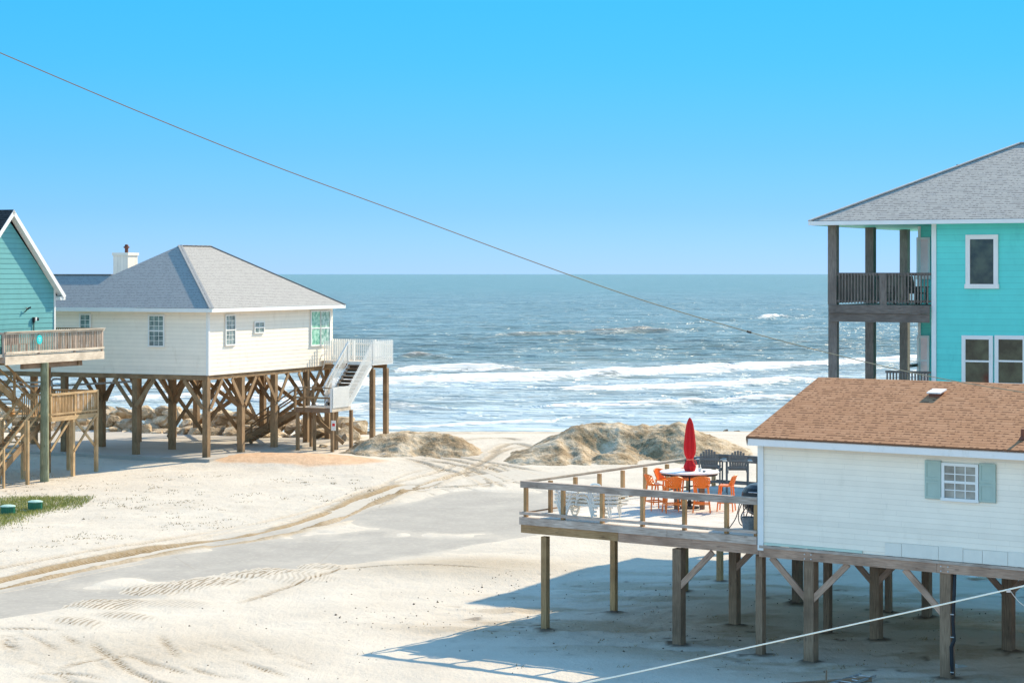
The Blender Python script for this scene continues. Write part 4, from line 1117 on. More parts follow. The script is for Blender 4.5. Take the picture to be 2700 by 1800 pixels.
# long X bracing
for (j, s0, s1) in ((4.2, 3.35, 6.6), (4.2, 9.95, 12.3), (4.2, .15, 3.35), (4.2, 6.6, 9.95), (.2, 9.95, 12.3)):
    if (j, s0) in ((4.2, .15),): continue
    brace(hb, (-j - .19, s0, 3.9), (-j - .19, s1, 1.3), W_tan, .05, .22); brace(hb, (-j - .25, s0, 1.3), (-j - .25, s1, 3.9), W_tan, .05, .22)
for (s_, j0, j1) in ((12.3, 4.2, .2), (12.3, 8.4, 4.2)):
    brace(hb, (-j0, s_ + .2, 3.9), (-j1, s_ + .2, 1.3), W_tan, .05, .22); brace(hb, (-j0, s_ + .26, 1.3), (-j1, s_ + .26, 3.9), W_tan, .05, .22)
# pipes under the floor
q = MB(); q.tube(catm3([(-14, .6, 4.1), (-10.5, .6, 4.05), (-9.8, .6, 4.3), (-9.5, .6, 4.35)]), .05, 8); q.tube([(-13, .9, 3.75), (-8.6, .9, 3.95), (-5, .9, 4.2)], .05, 8); q.tube(catm3([(-9.6, .8, 3.8), (-9.6, .8, 4.2), (-9.0, .8, 4.2), (-8.9, .8, 3.9)]), .045, 8)
q.build('drain_pipe', M_tin, hb)
# slab
sb = MB(); sb.box(-17, .5, -.7, 12.6, -.2, .70); sl_ = sb.build('concrete_slab', M_concrete, None, (*FB.o, 0), FB.rz); sl_['kind'] = 'structure'

# upper platform, stairs, landing
def pickets(mb, p0, p1, z0, z1, h0, h1, w=.05, gap=.11, t=.02):
    """vertical pickets from p0 to p1 (x,y), foot heights z0..z1"""
    L = math.hypot(p1[0] - p0[0], p1[1] - p0[1]); n = int(L / gap)
    d = Vector((p1[0] - p0[0], p1[1] - p0[1], 0)).normalized(); s = Vector((-d.y, d.x, 0))
    for i in range(n + 1):
        f_ = (i + .5) / (n + 1); x = p0[0] + (p1[0] - p0[0]) * f_; y = p0[1] + (p1[1] - p0[1]) * f_; z = z0 + (z1 - z0) * f_
        a_ = Vector((x, y, z + h0)); 
        c = []
        for zz in (0, h1 - h0):
            for ss in (-t / 2, t / 2):
                for dd in (-w / 2, w / 2):
                    c.append(a_ + d * dd + s * ss + Vector((0, 0, zz)))
        mb.hexa(c)
PZ, LZ = 4.92, 2.74
S0, S1 = 11.2, 13.55
dk2 = MB()
for i in range(16): dk2.box(-1.0, 3.0, S0 + i * .147, S0 + i * .147 + .14, PZ - .035, PZ)
dk2.box(-1.0, 3.0, 12.6, 12.62, PZ - .04, PZ - .036)
pf = dk2.build('platform', W_pale, hb)
q = MB(); q.box(3.0, 3.04, S0, S1, PZ - .2, PZ + .01); q.build('rim_board', M_trim, pf)
q = MB(); q.box(.05, 2.99, S1, S1 + .04, PZ - .2, PZ); q.build('rim_board', M_trim, pf)
q = MB(); q.box(1.6, 2.99, S0 - .04, S0, PZ - .2, PZ); q.build('rim_board', M_trim, pf)
q = MB(); q.box(.1, 2.95, S0 + .2, S0 + .32, PZ - .42, PZ - .2); q.box(.1, 2.95, S1 - .6, S1 - .48, PZ - .42, PZ - .2); q.build('beam', W_tan, pf)
q = MB(); pickets(q, (3.06, S0), (3.06, S1), PZ, PZ, -.12, 1.06, .042, .115); q.build('picket_railing', M_trim, pf)
q = MB(); pickets(q, (3.0, S1 + .02), (-.6, S1 + .02), PZ, PZ, -.12, 1.08, .055, .115); q.box(-.6, 3.0, S1 - .05, S1 - .01, PZ + .8, PZ + .88); q.box(-.6, 3.0, S1 - .05, S1 - .01, PZ + .1, PZ + .18); q.build('picket_railing', M_trim, pf)
q = MB(); pickets(q, (.15, S0 + .0), (1.6, S0 + .0), PZ, PZ, -.12, 1.06, .055, .11); q.build('picket_railing', M_trim, pf)
for (x, y) in ((2.9, S0 + .26), (2.9, S1 - .54)):
    q = MB(); q.box(x - .12, x + .12, y - .12, y + .12, .0, PZ - .42); q.build('post', W_tan, pf)
for (x, y) in ((1.62, S0 - .03), (1.62, S0 + .6), (2.0, S1 - .1)):
    q = MB(); q.box(x - .05, x + .05, y - .05, y + .05, PZ, PZ + 1.08); q.build('rail_post', M_trim, pf)
# flight 1
SL = 8.6
fl = MB()
rise = PZ - LZ; run = S0 - SL
for x in (1.68, 2.96):
    fl.beam((x, S0, PZ - .18), (x, SL, LZ - .0), .05, .28)
stair = fl.build('staircase', M_trim, hb)
nst = 11
for i in range(nst):
    f_ = (i + .5) / nst; y = S0 - run * f_; z = PZ - rise * (i + 1) / (nst + 1)
    q = MB(); q.box(1.70, 2.93, y - .14, y + .14, z - .04, z); q.build('tread', W_brown, stair)
    q = MB(); q.box(1.71, 2.92, y + .10, y + .125, z - .17, z - .042); q.build('riser', W_dark, stair)  # dark boards added for the shadows under the treads
q = MB(); pickets(q, (3.02, S0), (3.02, SL), PZ, LZ, -.12, 1.06, .042, .115); q.beam((2.96, S0, PZ + .75), (2.96, SL, LZ + .75), .04, .09); q.build('picket_railing', M_trim, stair)
q = MB(); pickets(q, (1.62, S0), (1.62, SL), PZ, LZ, .05, 1.0, .045, .14); q.beam((1.62, S0, PZ + 1.03), (1.62, SL, LZ + 1.03), .09, .05); q.beam((1.60, S0, PZ + .6), (1.60, SL, LZ + .6), .04, .09); q.build('picket_railing', M_trim, stair)
# landing
lx0, ly0 = .87, 6.84
q = MB()
for i in range(13): q.box(lx0, 3.0, ly0 + i * .15, ly0 + i * .15 + .143, LZ - .04, LZ)
ld = q.build('landing', W_pale, hb)
q = MB(); q.box(lx0, 3.0, ly0 - .045, ly0 - .003, LZ - .24, LZ + .005); q.build('rim_board', W_brown, ld)
q = MB(); q.box(3.0, 3.045, ly0 - .045, SL + .2, LZ - .2, LZ + .005); q.build('rim_board', W_pale, ld)
q = MB(); pickets(q, (3.07, ly0 - .02), (3.07, SL), LZ, LZ, 0.0, 1.05, .06, .105); q.build('picket_railing', M_trim, ld)
q = MB(); q.beam((lx0, ly0 - .02, LZ + 1.0), (3.0, ly0 - .02, LZ + 1.0), .05, .06); q.beam((lx0, ly0 - .02, LZ + .5), (3.0, ly0 - .02, LZ + .5), .04, .09); q.build('handrail', W_tan, ld)
for x, y in ((lx0 + .03, ly0 - .02), (lx0 + .55, ly0 - .02), (lx0 + .03, 8.7), (2.98, ly0 - .02)):
    q = MB(); q.box(x - .05, x + .05, y - .05, y + .05, LZ - .2, LZ + 1.0); q.build('rail_post', W_tan if x < 2 else M_trim, ld)
for x, y, wd in ((lx0 + .15, ly0 + .03, .15), (1.95, ly0 + .1, .13), (3.0, ly0 + .05, .14), (3.0, SL + .3, .15), (lx0 - .1, 8.7, .13), (2.55, 8.0, .26)):
    q = MB(); q.box(x - wd / 2, x + wd / 2, y - wd / 2, y + wd / 2, .1, LZ - .205); q.build('post', W_tan, ld)
brace(ld, (lx0 + .3, 7.9, LZ - .4), (3.1, 7.9, .9), W_tan, .05, .2)
# flight 2, running back under the house
fl = MB(); top = (lx0, 7.0); bot = (-2.5, 7.0)
for y in (7.05, 8.05):
    fl.beam((lx0 + .1, y, LZ - .15), (-2.55, y, .82), .05, .27)
st2 = fl.build('staircase', W_tan, hb)
for i in range(10):
    f_ = (i + .7) / 10.5; x = lx0 - (lx0 + 2.5) * f_; z = LZ - (LZ - .72) * f_
    q = MB(); q.box(x - .14, x + .14, 7.0, 8.1, z - .04, z); q.build('tread', W_tan, st2)
for y in (7.02, 8.08):
    q = MB()
    for h_ in (.5, .95): q.beam((lx0, y, LZ + h_), (-2.4, y, .74 + h_), .045, .07)
    q.build('handrail', W_tan, st2)
for x in (-.8, -2.4):
    for y in (7.02, 8.08):
        zb = LZ + (LZ - .74) * (x - lx0) / (lx0 + 2.4); q = MB(); q.box(x - .045, x + .045, y - .045, y + .045, zb - .1, zb + .95); q.build('rail_post', W_tan, st2)
# little sign on the landing post
sg = thing('warning_sign', 'small white sign with a red panel nailed to the landing post', 'sign', (*FB.wld(3.1, ly0 - .04), 1.75), FB.rz)
q = MB(); q.box(-.06, .18, -.1, -.07, -.12, .38); q.build('board', M_trim, sg)
q = MB(); q.box(.0, .15, -.106, -.101, .1, .24); q.build('red_panel', M_redsign, sg)

# ================================================================== seafoam house (left edge)
ha = thing('beach_house', 'seafoam green gabled house at the left edge with wooden deck and stairs', 'house', (*FA.o, 0), FA.rz)
WX = -1.8; ya, yb = -3.74, 3.14; ym = -.3; zE = 8.77; zA = 11.93; g_ = (zA - zE) / (yb - ym)
wl = MB()
wl.box(-14, WX, ya, yb, 5.9, zE)
wl.face([(WX - .001, ya, zE), (WX - .001, yb, zE), (WX - .001, ym, zA)], [(0, 0)] * 3)
def spA(z):
    if z <= zE: return (ya, yb)
    d_ = (z - zE) / g_; return (ya + d_, yb - d_)
siding(wl, (WX, 0, 0), (0, 1, 0), (1, 0, 0), 5.9, zA - .01, .225, spA)
wl.build('wall', M_green, ha)
q = MB(); q.box(WX + .001, WX + .045, yb - .06, yb + .04, 5.9, zE + .02); q.build('corner_board', M_trim, ha)
XR = WX + .32
rf = MB(); ov = .48
ov = .45; yo0, yo1 = ya - ov, yb + ov; zo = 8.50; zr = 12.36; gr_ = (zr - zo) / (yo1 - ym)
roofplane(rf, [(-14.3, yo0, zo), (XR, yo0, zo), (XR, ym, zr), (-14.3, ym, zr)][::1], (1, 0, 0), (0, yo0, zo))
roofplane(rf, [(XR, yo1, zo), (-14.3, yo1, zo), (-14.3, ym, zr), (XR, ym, zr)], (-1, 0, 0), (0, yo1, zo))
rf.build('roof', R_dark, ha)
q = MB()
for yo in (yo0, yo1):
    s_ = 1 if yo > 0 else -1
    nrm = Vector((0, s_ * gr_, 1)).normalized()
    q.beam((XR + .0, yo, zo) - nrm * .09 if False else tuple(Vector((XR, yo, zo)) - nrm * .10), tuple(Vector((XR, ym, zr)) - nrm * .10), .035, .19)
q.build('rake_board', M_trim, ha)
q = MB()
for yo in (yo0, yo1):
    s_ = 1 if yo > 0 else -1
    nrm = Vector((0, s_ * gr_, 1)).normalized()
    mid0 = Vector(((XR + WX) / 2 - .02, yo, zo)) - nrm * .13; mid1 = Vector(((XR + WX) / 2 - .02, ym, zr)) - nrm * .13
    q.beam(tuple(mid0), tuple(mid1), .30, .02, tuple(nrm))
q.box(WX - .1, XR - .02, yb + .05, yo1 - .02, zo - .2, zo - .05)
q.build('soffit', M_trim, ha)
q = MB(); q.box(-14, XR - .02, yo1 - .03, yo1 - .0, zo - .18, zo - .01); q.build('fascia', M_trim, ha)
# lamp and camera on the wall
pL = FA.hit(88, 843, (WX, 0, 0), (1, 0, 0)); pK = FA.hit(67, 814, (WX, 0, 0), (1, 0, 0))
lampo = MB(); lampo.box(WX + .02, WX + .12, pL[1] - .10, pL[1] - .02, pL[2] - .12, pL[2] + .12); lo_ = lampo.build('wall_lamp', M_iron, ha)
q = MB(); q.box(WX + .02, WX + .13, pL[1] - .01, pL[1] + .10, pL[2] - .04, pL[2] + .12); q.build('lamp_box', M_trim, lo_)
q = MB(); q.lathe([(.03, pL[2] - .05), (.06, pL[2] - .02), (.05, pL[2] + .1)], 10, (WX + .12, pL[1] + .17)); q.tube([(WX + .05, pL[1] - .06, pL[2] - .1), (WX + .05, pL[1] - .07, pL[2] - .9)], .012, 5); q.tube([(WX + .05, pL[1] - .01, pL[2] - .1), (WX + .05, pL[1] - .02, pL[2] - .9)], .012, 5); q.build('lamp_head', M_iron, lo_)
q = MB(); q.tube([(WX + .02, pK[1] - .1, pK[2] - .16), (WX + .15, pK[1] + .02, pK[2] + .03), (WX + .2, pK[1] + .12, pK[2] + .07)], [.02, .035, .04], 7); q.tube([(WX + .1, pK[1] - .1, pK[2] + .05), (WX + .15, pK[1] + .05, pK[2] - .02)], .02, 6); q.build('security_camera', M_iron, ha)
# upper deck
fz = 5.95; y0, y1 = -2.91, 4.45
q = MB()
for i in range(int(1.75 / .146)): q.box(-1.78 + i * .146, -1.78 + i * .146 + .139, y0, y1, fz - .035, fz)
for i in range(22): q.box(-5.0 + i * .146, -5.0 + i * .146 + .139, yb + .05, y1, fz - .035, fz)
for i in range(12): q.box(-1.78 + i * .146, -1.64 + i * .146, y0 - 2.5, y0 - .002, fz - .035, fz)
dA = q.build('deck', W_pale, ha)
q = MB(); q.box(.0, .045, y0, y1, fz - .38, fz - .02); q.build('rim_board', W_pale, dA)
q = MB(); q.box(-1.7, -.2, y0 + .3, y0 + .4, fz - .4, fz - .05); q.box(-1.7, -.05, y1 - 1.9, y1 - 1.8, fz - .6, fz - .36); q.box(-4.5, .0, y1 - .045, y1 - .0, fz - .3, fz - .036); q.build('beam', W_tan, dA)
q = MB(); q.box(-.3, -.12, y0 + 1.5, y1 - 1.5, fz - .62, fz - .385); q.build('beam', W_brown, dA)
q = MB(); q.box(.0, .05, y0 + .05, y1, fz + .93, fz + 1.02); q.box(-.03, .12, y0, y1, fz + 1.022, fz + 1.055); q.build('handrail', W_pale, dA)
q = MB(); q.box(.0, .05, y0 + .05, y1, fz + .09, fz + .18); q.build('lower_rail', W_pale, dA)
q = MB(); pickets(q, (-.03, y0 + .1), (-.03, y1 - .05), fz, fz, .06, 1.0, .042, .125, .035); q.build('balusters', W_grey, dA)
q = MB(); pickets(q, (-.05, y1 - .05), (-4.9, y1 - .05), fz, fz, .06, 1.0, .042, .125, .035); q.box(-4.9, -.03, y1 - .1, y1 + .03, fz + 1.0, fz + 1.05); q.build('balusters', W_brown, dA)
for y in (y0 + .02, y0 + 2.5, y1 - 2.2, y1 - .05):
    q = MB(); q.box(-.10, -.01, y - .045, y + .045, fz - .3, fz + 1.02); q.build('rail_post', W_grey, dA)
q = MB(); q.box(-1.7, -.0, y0 - .06, y0 - .01, fz + .93, fz + 1.02); q.box(-1.7, 0, y0 - .06, y0 - .01, fz - .3, fz - .04); q.build('handrail', W_grey, dA)
# round sign
ps = FA.hit(103.6, 895, (.10, 0, 0), (1, 0, 0))
sgn = thing('round_sign', 'round turquoise sign hung on the upper deck railing', 'sign', (*FA.wld(.09, ps[1]), ps[2]), FA.rz)
q = MB(); n = 28
q.tube([(0.0, 0, 0), (.03, 0, 0)], .205, 28); q.build('disc', M_disc, sgn)
q = MB()
for (a_, b_, z_) in ((-.11, .10, .075), (-.06, .07, .03), (-.09, -.01, -.02), (.02, .09, -.025), (-.05, .06, -.075)):
    q.box(.031, .035, a_, b_, z_ - .009, z_ + .009)
q.build('lettering', M_discmark, sgn)
# bench on the deck
bn = thing('deck_bench', 'brown slatted bench behind the upper deck railing by the seafoam wall', 'bench', (*FA.wld(-1.2, -.6), fz), FA.rz)
q = MB()
for i in range(4): q.box(-.25 + i * .12, -.15 + i * .12, -.6, .7, .42, .45)
q.build('seat', W_dark, bn)
q = MB()
for i in range(7): q.box(-.32, -.28, -.55 + i * .18, -.42 + i * .18, .45, .85)
q.build('backrest', W_dark, bn)
for x in (-.25, .2):
    for y in (-.55, .62):
        q = MB(); q.box(x - .03, x + .03, y - .03, y + .03, 0, .42); q.build('leg', W_dark, bn)
# round pile under the deck
q = MB(); q.tube([(-.05, .0, -.1), (-.05, .0, 2.0), (-.05, 0, 4.2), (-.05, 0, fz - .38)], [.20, .19, .18, .175], 18); q.build('pile', W_green, ha)
for (x, y) in ((-6, 3.0), (-6, -3.4), (-10, 3), (-12.5, -3), (-1.9, 2.7), (-1.9, -3.5), (-4, 0)):
    q = MB(); q.tube([(x, y, 0), (x, y, 5.8)], .19, 12); q.build('pile', W_tan, ha)
q = MB(); q.box(-14, WX - .02, ya + .1, ya + .25, 5.6, 5.88); q.box(-14, WX - .02, yb - .3, yb - .15, 5.6, 5.88); q.box(-14, WX - .02, -.4, -.2, 5.6, 5.88); q.build('floor_beam', W_brown, ha)
# landing
lz = 3.12; a0, a1 = .42, 4.0
q = MB()
for i in range(11): q.box(-1.6 + i * .146, -1.6 + i * .146 + .139, a0, a1, lz - .035, lz)
for i in range(10): q.box(-3.1 + i * .146, -3.1 + i * .146 + .139, a0 + 1.0, a1, lz - .035, lz)
lA = q.build('landing', W_new, ha)
q = MB(); q.box(.0, .045, a0, a1, lz - .2, lz - .01); q.build('rim_board', W_new, lA)
q = MB(); q.box(-1.6, -.0, a0 - .045, a0, lz - .2, lz - .01); q.build('rim_board', W_new, lA)
q = MB(); q.box(.0, .05, a0, a1, lz + .95, lz + 1.05); q.build('handrail', W_new, lA)
q = MB(); q.box(.0, .04, a0, a1, lz + .08, lz + .16); q.build('lower_rail', W_new, lA)
q = MB(); pickets(q, (-.02, a0 + .1), (-.02, a1), lz, lz, -.15, .98, .04, .115, .035); q.build('balusters', W_new, lA)
q = MB(); pickets(q, (-.1, a0 - .02), (-1.6, a0 - .02), lz, lz, .0, .98, .04, .12, .035); q.box(-1.6, -.05, a0 - .05, a0 - .0, lz + .95, lz + 1.04); q.build('balusters', W_new, lA)
q = MB(); pickets(q, (-.1, a1 - .02), (-3.0, a1 - .02), lz, lz, -.15, .98, .04, .12, .035); q.box(-3, -.05, a1 - .05, a1, lz + .95, lz + 1.04); q.build('balusters', W_new, lA)
for y in (a0, (a0 + a1) / 2, a1 - .03):
    q = MB(); q.box(-.07, .03, y - .05, y + .05, lz - .2, lz + 1.06); q.build('rail_post', W_new, lA)
for (x, y, wd) in ((-.05, 2.12, .15), (-.05, 3.93, .15), (-1.55, 1.9, .15), (-1.55, 3.9, .15), (-1.5, -1.35, .14), (-1.5, .38, .14), (-.0, -1.3, .13)):
    q = MB(); q.box(x - wd / 2, x + wd / 2, y - wd / 2, y + wd / 2, 0, lz - .04); q.build('post', W_new, lA)
brace(lA, (.05, 2.1, 1.5), (.05, 3.75, 3.0), W_new, .045, .12); brace(lA, (-.1, 2.2, 3.0), (-.1, 3.9, 1.6), W_new, .045, .12)
brace(lA, (-.1, .5, 1.6), (-.1, 2.0, 2.95), W_new, .045, .12); brace(lA, (-1.6, .5, 2.9), (-1.6, 1.9, 1.5), W_new, .045, .12); brace(lA, (-1.6, 2.1, 1.5), (-1.6, 3.8, 2.9), W_new, .045, .12)
brace(lA, (-1.45, -1.3, 1.7), (-1.45, -.3, 2.6), W_new, .045, .12); brace(lA, (-1.45, .3, 1.7), (-1.45, -.6, 2.6), W_new, .045, .12)
# lower flight falls towards the left, in front
fl = MB()
for x in (-1.45, -.35):
    fl.beam((x, a0, lz - .15), (x, a0 - 3.9, .45), .05, .28)
s1_ = fl.build('staircase', W_tan, ha)
for i in range(12):
    f_ = (i + .6) / 12.5; y = a0 - 3.9 * f_; z = lz - 2.75 * f_
    q = MB(); q.box(-1.43, -.37, y - .14, y + .14, z - .04, z); q.build('tread', W_new, s1_)
for x in (-1.5, -.3):
    q = MB(); q.beam((x, a0, lz + .98), (x, a0 - 3.9, .3 + .98), .045, .12); q.beam((x, a0, lz + .5), (x, a0 - 3.9, .3 + .5), .04, .09); q.build('handrail', W_new, s1_)
    for k in (1.5, 3.0):
        q = MB(); zb = lz - 2.75 * k / 3.9; q.box(x - .045, x + .045, a0 - k - .045, a0 - k + .045, zb - 1.2, zb + .98); q.build('rail_post', W_new, s1_)
# upper flight falls from the deck towards the landing, behind
fl = MB()
for x in (-2.9, -1.8):
    fl.beam((x, 1.6, lz - .1), (x, -2.9, fz - .15), .05, .28)
s2_ = fl.build('staircase', W_new, ha)
for i in range(13):
    f_ = (i + .6) / 13.5; y = 1.6 - 4.5 * f_; z = lz + 2.83 * f_
    q = MB(); q.box(-2.87, -1.83, y - .14, y + .14, z - .04, z); q.build('tread', W_new, s2_)
for x in (-2.95, -1.75):
    q = MB(); q.beam((x, 1.6, lz + 1.0), (x, -2.9, fz + 1.0), .045, .1); q.beam((x, 1.6, lz + .55), (x, -2.9, fz + .55), .04, .08); q.build('handrail', W_new, s2_)
    for k in (0, 1.5, 3.0):
        q = MB(); zb = lz + 2.83 * k / 4.5; q.box(x - .045, x + .045, 1.6 - k - .045, 1.6 - k + .045, zb - .2, zb + 1.03); q.build('rail_post', W_new, s2_)

# ================================================================== turquoise house (right edge)
hd = thing('beach_house', 'tall turquoise house with taupe hipped roof and two storeys of grey wooden balconies', 'house', (*FD.o, 0), FD.rz)
zB = 11.17; WXD = 3.5
wl = MB(); wl.box(WXD, 22, 0, 10.6, 2.9, zB); wl.box(2.14, WXD - .001, 2.9, 9.2, 2.9, zB)
siding(wl, (0, 0, 0), (1, 0, 0), (0, -1, 0), 3.0, zB, .2, vspan(WXD, 22))
siding(wl, (0, 2.9, 0), (1, 0, 0), (0, -1, 0), 3.0, zB, .2, vspan(2.14, WXD))
wl.build('wall', M_teal, hd)
q = MB(); q.box(WXD - .02, WXD + .14, -.05, -.0225, 2.9, zB); q.box(WXD - .02, WXD - .001, -.0225, .12, 2.9, zB); q.build('corner_board', M_trim, hd)
q = MB(); q.box(2.10, 2.20, 2.85, 2.876, 2.9, zB); q.build('corner_board', M_trim, hd)
e0 = -.64; eT = 11.31; aD = 5.77; pk = 14.13
rf = MB()
roofplane(rf, [(e0, e0, eT), (23, e0, eT), (23, e0 + aD, pk), (e0 + aD, e0 + aD, pk)], (1, 0, 0), (0, e0, eT))
roofplane(rf, [(e0, e0 + 2 * aD, eT), (e0, e0, eT), (e0 + aD, e0 + aD, pk)], (0, -1, 0), (e0, 0, eT))
roofplane(rf, [(23, e0 + 2 * aD, eT), (e0, e0 + 2 * aD, eT), (e0 + aD, e0 + aD, pk), (23, e0 + aD, pk)], (-1, 0, 0), (0, e0 + 2 * aD, eT))
roofD = rf.build('roof', R_mix, hd)
q = MB(); q.beam((e0, e0, eT + .01), (e0 + aD, e0 + aD, pk + .01), .2, .04); q.beam((e0 + aD, e0 + aD, pk + .01), (23, e0 + aD, pk + .01), .2, .04); q.build('ridge_cap', R_mix, roofD)
q = MB(); q.tube([(e0 + 3.9, e0 + 4.4, 13.0), (e0 + 3.9, e0 + 4.4, 13.35)], .05, 8); q.build('vent_pipe', M_iron, roofD)
q = MB(); q.box(e0 - .02, 23, e0 - .025, e0, eT - .15, eT - .01); q.box(e0 - .025, e0, e0, e0 + 2 * aD, eT - .15, eT - .01); q.build('fascia', M_trim, hd)
q = MB(); q.box(e0, 23, e0, e0 + 2 * aD, zB, zB + .012); q.build('soffit', M_teal, hd)
def wD(p0, p1, y0, y1, cols, rows, gm, fw, sash, off=0, nm=None):
    a_ = FD.hit(p0, y0, (0, off, 0), (0, 1, 0)); c_ = FD.hit(p1, y1, (0, off, 0), (0, 1, 0))
    return window(hd, 'y', a_[0], c_[0], c_[2], a_[2], off - .02, cols, rows, gm, fw, M_trimdirty, sash)
wD(2559, 2621, 631, 749, 1, 1, G_dark, .15, False)
wD(2547, 2609, 894, 1010, 1, 1, G_dark, .13, True); wD(2634, 2698, 894, 1010, 1, 1, G_dark, .13, True)
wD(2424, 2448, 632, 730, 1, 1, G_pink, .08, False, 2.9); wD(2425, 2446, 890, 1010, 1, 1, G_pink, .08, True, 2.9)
# balcony upper
bz = 8.44
q = MB()
for i in range(52): q.box(.0, WXD - .03 if i * .146 < 2.7 else 2.1, i * .146, i * .146 + .139, bz - .04, bz)
bal = q.build('balcony', W_ash, hd)
q = MB(); q.box(-.12, WXD - .05, -.17, -.12, bz - .28, bz); q.box(-.08, WXD - .07, -.119, -.07, bz - .58, bz - .285); q.build('rim_board', W_ash, bal)
q = MB(); q.box(-.12, -.07, -.119, 7.7, bz - .5, bz); q.build('rim_board', W_ash, bal)
q = MB(); q.box(.16, WXD - .04, -.09, -.03, bz + 1.0, bz + 1.10); q.box(.16, WXD - .04, -.08, -.04, bz + .10, bz + .17); q.build('handrail', W_ash, bal)
q = MB(); pickets(q, (.2, -.1), (WXD - .08, -.1), bz, bz, .06, 1.08, .045, .112, .035); q.build('balusters', W_ash, bal)
q = MB(); q.box(1.72, 1.95, -.15, -.121, bz, bz + 1.08); q.build('rail_post', W_ash, bal)
q = MB(); q.box(-.04, .04, .16, 7.7, bz + 1.0, bz + 1.08); pickets(q, (.0, .2), (.0, 7.6), bz, bz, .06, 1.0, .045, .13, .035); q.box(-.02, .02, .16, 7.7, bz + .08, bz + .16); q.build('balusters', W_ash, bal)
for y in (0, 3.96, 7.93):
    q = MB(); q.box(-.155, .155, y - .07 if y == 0 else y - .155, y + .155, -.3, bz - (.3 if y == 0 else .04)); q.build('pile', W_ash, hd)
    q = MB(); q.box(-.155, .155, y - .117 if y == 0 else y - .155, y + .155, bz + .002, zB - .002); q.build('pile', W_ash, hd)
# lower deck bits
lz2 = 5.15
q = MB()
for i in range(40): q.box(1.88 if i * .146 < 2.7 else -.1, WXD - .03 if i * .146 < 2.7 else 2.1, i * .146, i * .146 + .139, lz2 - .04, lz2)
ldk = q.build('lower_deck', W_ash, hd)
q = MB(); q.box(1.88, WXD - .04, -.08, -.03, lz2 + 1.0, lz2 + 1.08); pickets(q, (1.9, -.1), (WXD - .08, -.1), lz2, lz2, -.1, 1.04, .05, .115, .035); q.build('balusters', W_ash, ldk)
q = MB(); q.box(2.0, 2.1, 2.2, 5.9, lz2 + 1.1, lz2 + 1.2); pickets(q, (1.9, 5.2), (3.2, 5.2), lz2, lz2, -.1, 1.2, .05, .115, .035); q.build('balusters', W_dark, ldk)
# deck chairs on the balcony
def make_chair2():
    t = thing('balcony_chair', 'x', 'chair', (0, 0, 0), 0, 'dark chairs on the turquoise house balcony')
    q = MB(); q.box(-.26, .26, -.25, .25, .38, .42); q.build('seat', W_dark, t)
    q = MB()
    for k in range(5): q.beam((-.2 + k * .1, .22, .42), (-.22 + k * .11, .36, .98), .075, .02, (0, -1, .2))
    q.build('backrest', W_dark, t)
    for s in (-1, 1):
        for y in (-.22, .22):
            q = MB(); q.box(s * .25 - .03, s * .25 + .03, y - .03, y + .03, 0, .6); q.build('leg', W_dark, t)
        q = MB(); q.box(s * .27 - .05, s * .27 + .05, -.28, .28, .6, .63); q.build('armrest', W_dark, t)
    return t
c0 = make_chair2(); a_ = FD.wld(2.6, 1.2); c0.location = (*a_, bz); c0.rotation_euler = (0, 0, FD.rz + 1.3); c0['label'] = 'dark wooden chair behind the balcony railing, next to the turquoise wall'
a_ = FD.wld(1.35, 1.9); dup(c0, (*a_, bz), FD.rz + 1.8, 'dark wooden chair near the middle of the upper balcony')

# ================================================================== boulders
m, nt, b = newmat('tan_limestone')
tc = N(nt, 'ShaderNodeTexCoord'); P = tc.outputs['Object']; oi = N(nt, 'ShaderNodeObjectInfo')
n1 = noise(nt, P, 2.2, 6, .65); n2 = noise(nt, P, 9, 4, .6)
col = ramp(nt, n1.outputs[0], [(.3, (.24, .15, .075)), (.5, (.52, .40, .26)), (.68, (.70, .60, .46))]).outputs[0]
hs = N(nt, 'ShaderNodeHueSaturation'); nt.links.new(col, hs.inputs['Color']); nt.links.new(math_(nt, 'ADD', math_(nt, 'MULTIPLY', oi.outputs['Random'], .6), .65), hs.inputs['Value'])
nt.links.new(hs.outputs[0], b.inputs['Base Color']); b.inputs['Roughness'].default_value = .9
bump(nt, math_(nt, 'ADD', n1.outputs[0], math_(nt, 'MULTIPLY', n2.outputs[0], .3)), b, .8, .12)
M_rock = m
import bmesh
rockm = []
for k in range(9):
    bm = bmesh.new(); bmesh.ops.create_icosphere(bm, subdivisions=3, radius=1)
    rs = random.Random(k * 5 + 1); planes = [(Vector((rs.gauss(0, 1), rs.gauss(0, 1), rs.gauss(0, 1))).normalized(), rs.uniform(.45, .8)) for _ in range(15)]
    sc_ = (rs.uniform(.8, 1.2), rs.uniform(.7, 1.0), rs.uniform(.5, .8))
    for v in bm.verts:
        for n_p, d_p in planes:
            e_ = v.co.dot(n_p) - d_p
            if e_ > 0: v.co -= n_p * e_ * .99
        v.co *= 1 + .05 * (rs.random() - .5)
        v.co = Vector((v.co.x * sc_[0], v.co.y * sc_[1], v.co.z * sc_[2]))
    me = bpy.data.meshes.new('boulder'); bm.to_mesh(me); bm.free(); me.materials.append(M_rock); rockm.append(me)
def rock(x, y, z, s, label, group=None, squash=1.0, rot=None):
    o = bpy.data.objects.new('boulder', random.choice(rockm)); C.objects.link(o)
    o.location = (x, y, z); o.scale = (s * random.uniform(.9, 1.25), s, s * squash)
    o.rotation_euler = rot if rot else (random.uniform(-.4, .4), random.uniform(-.4, .4), random.uniform(0, 6.28))
    tag(o, label, 'boulder', group); return o
GR = 'boulders of the sea wall behind the stilt houses'
rs = random.Random(5)
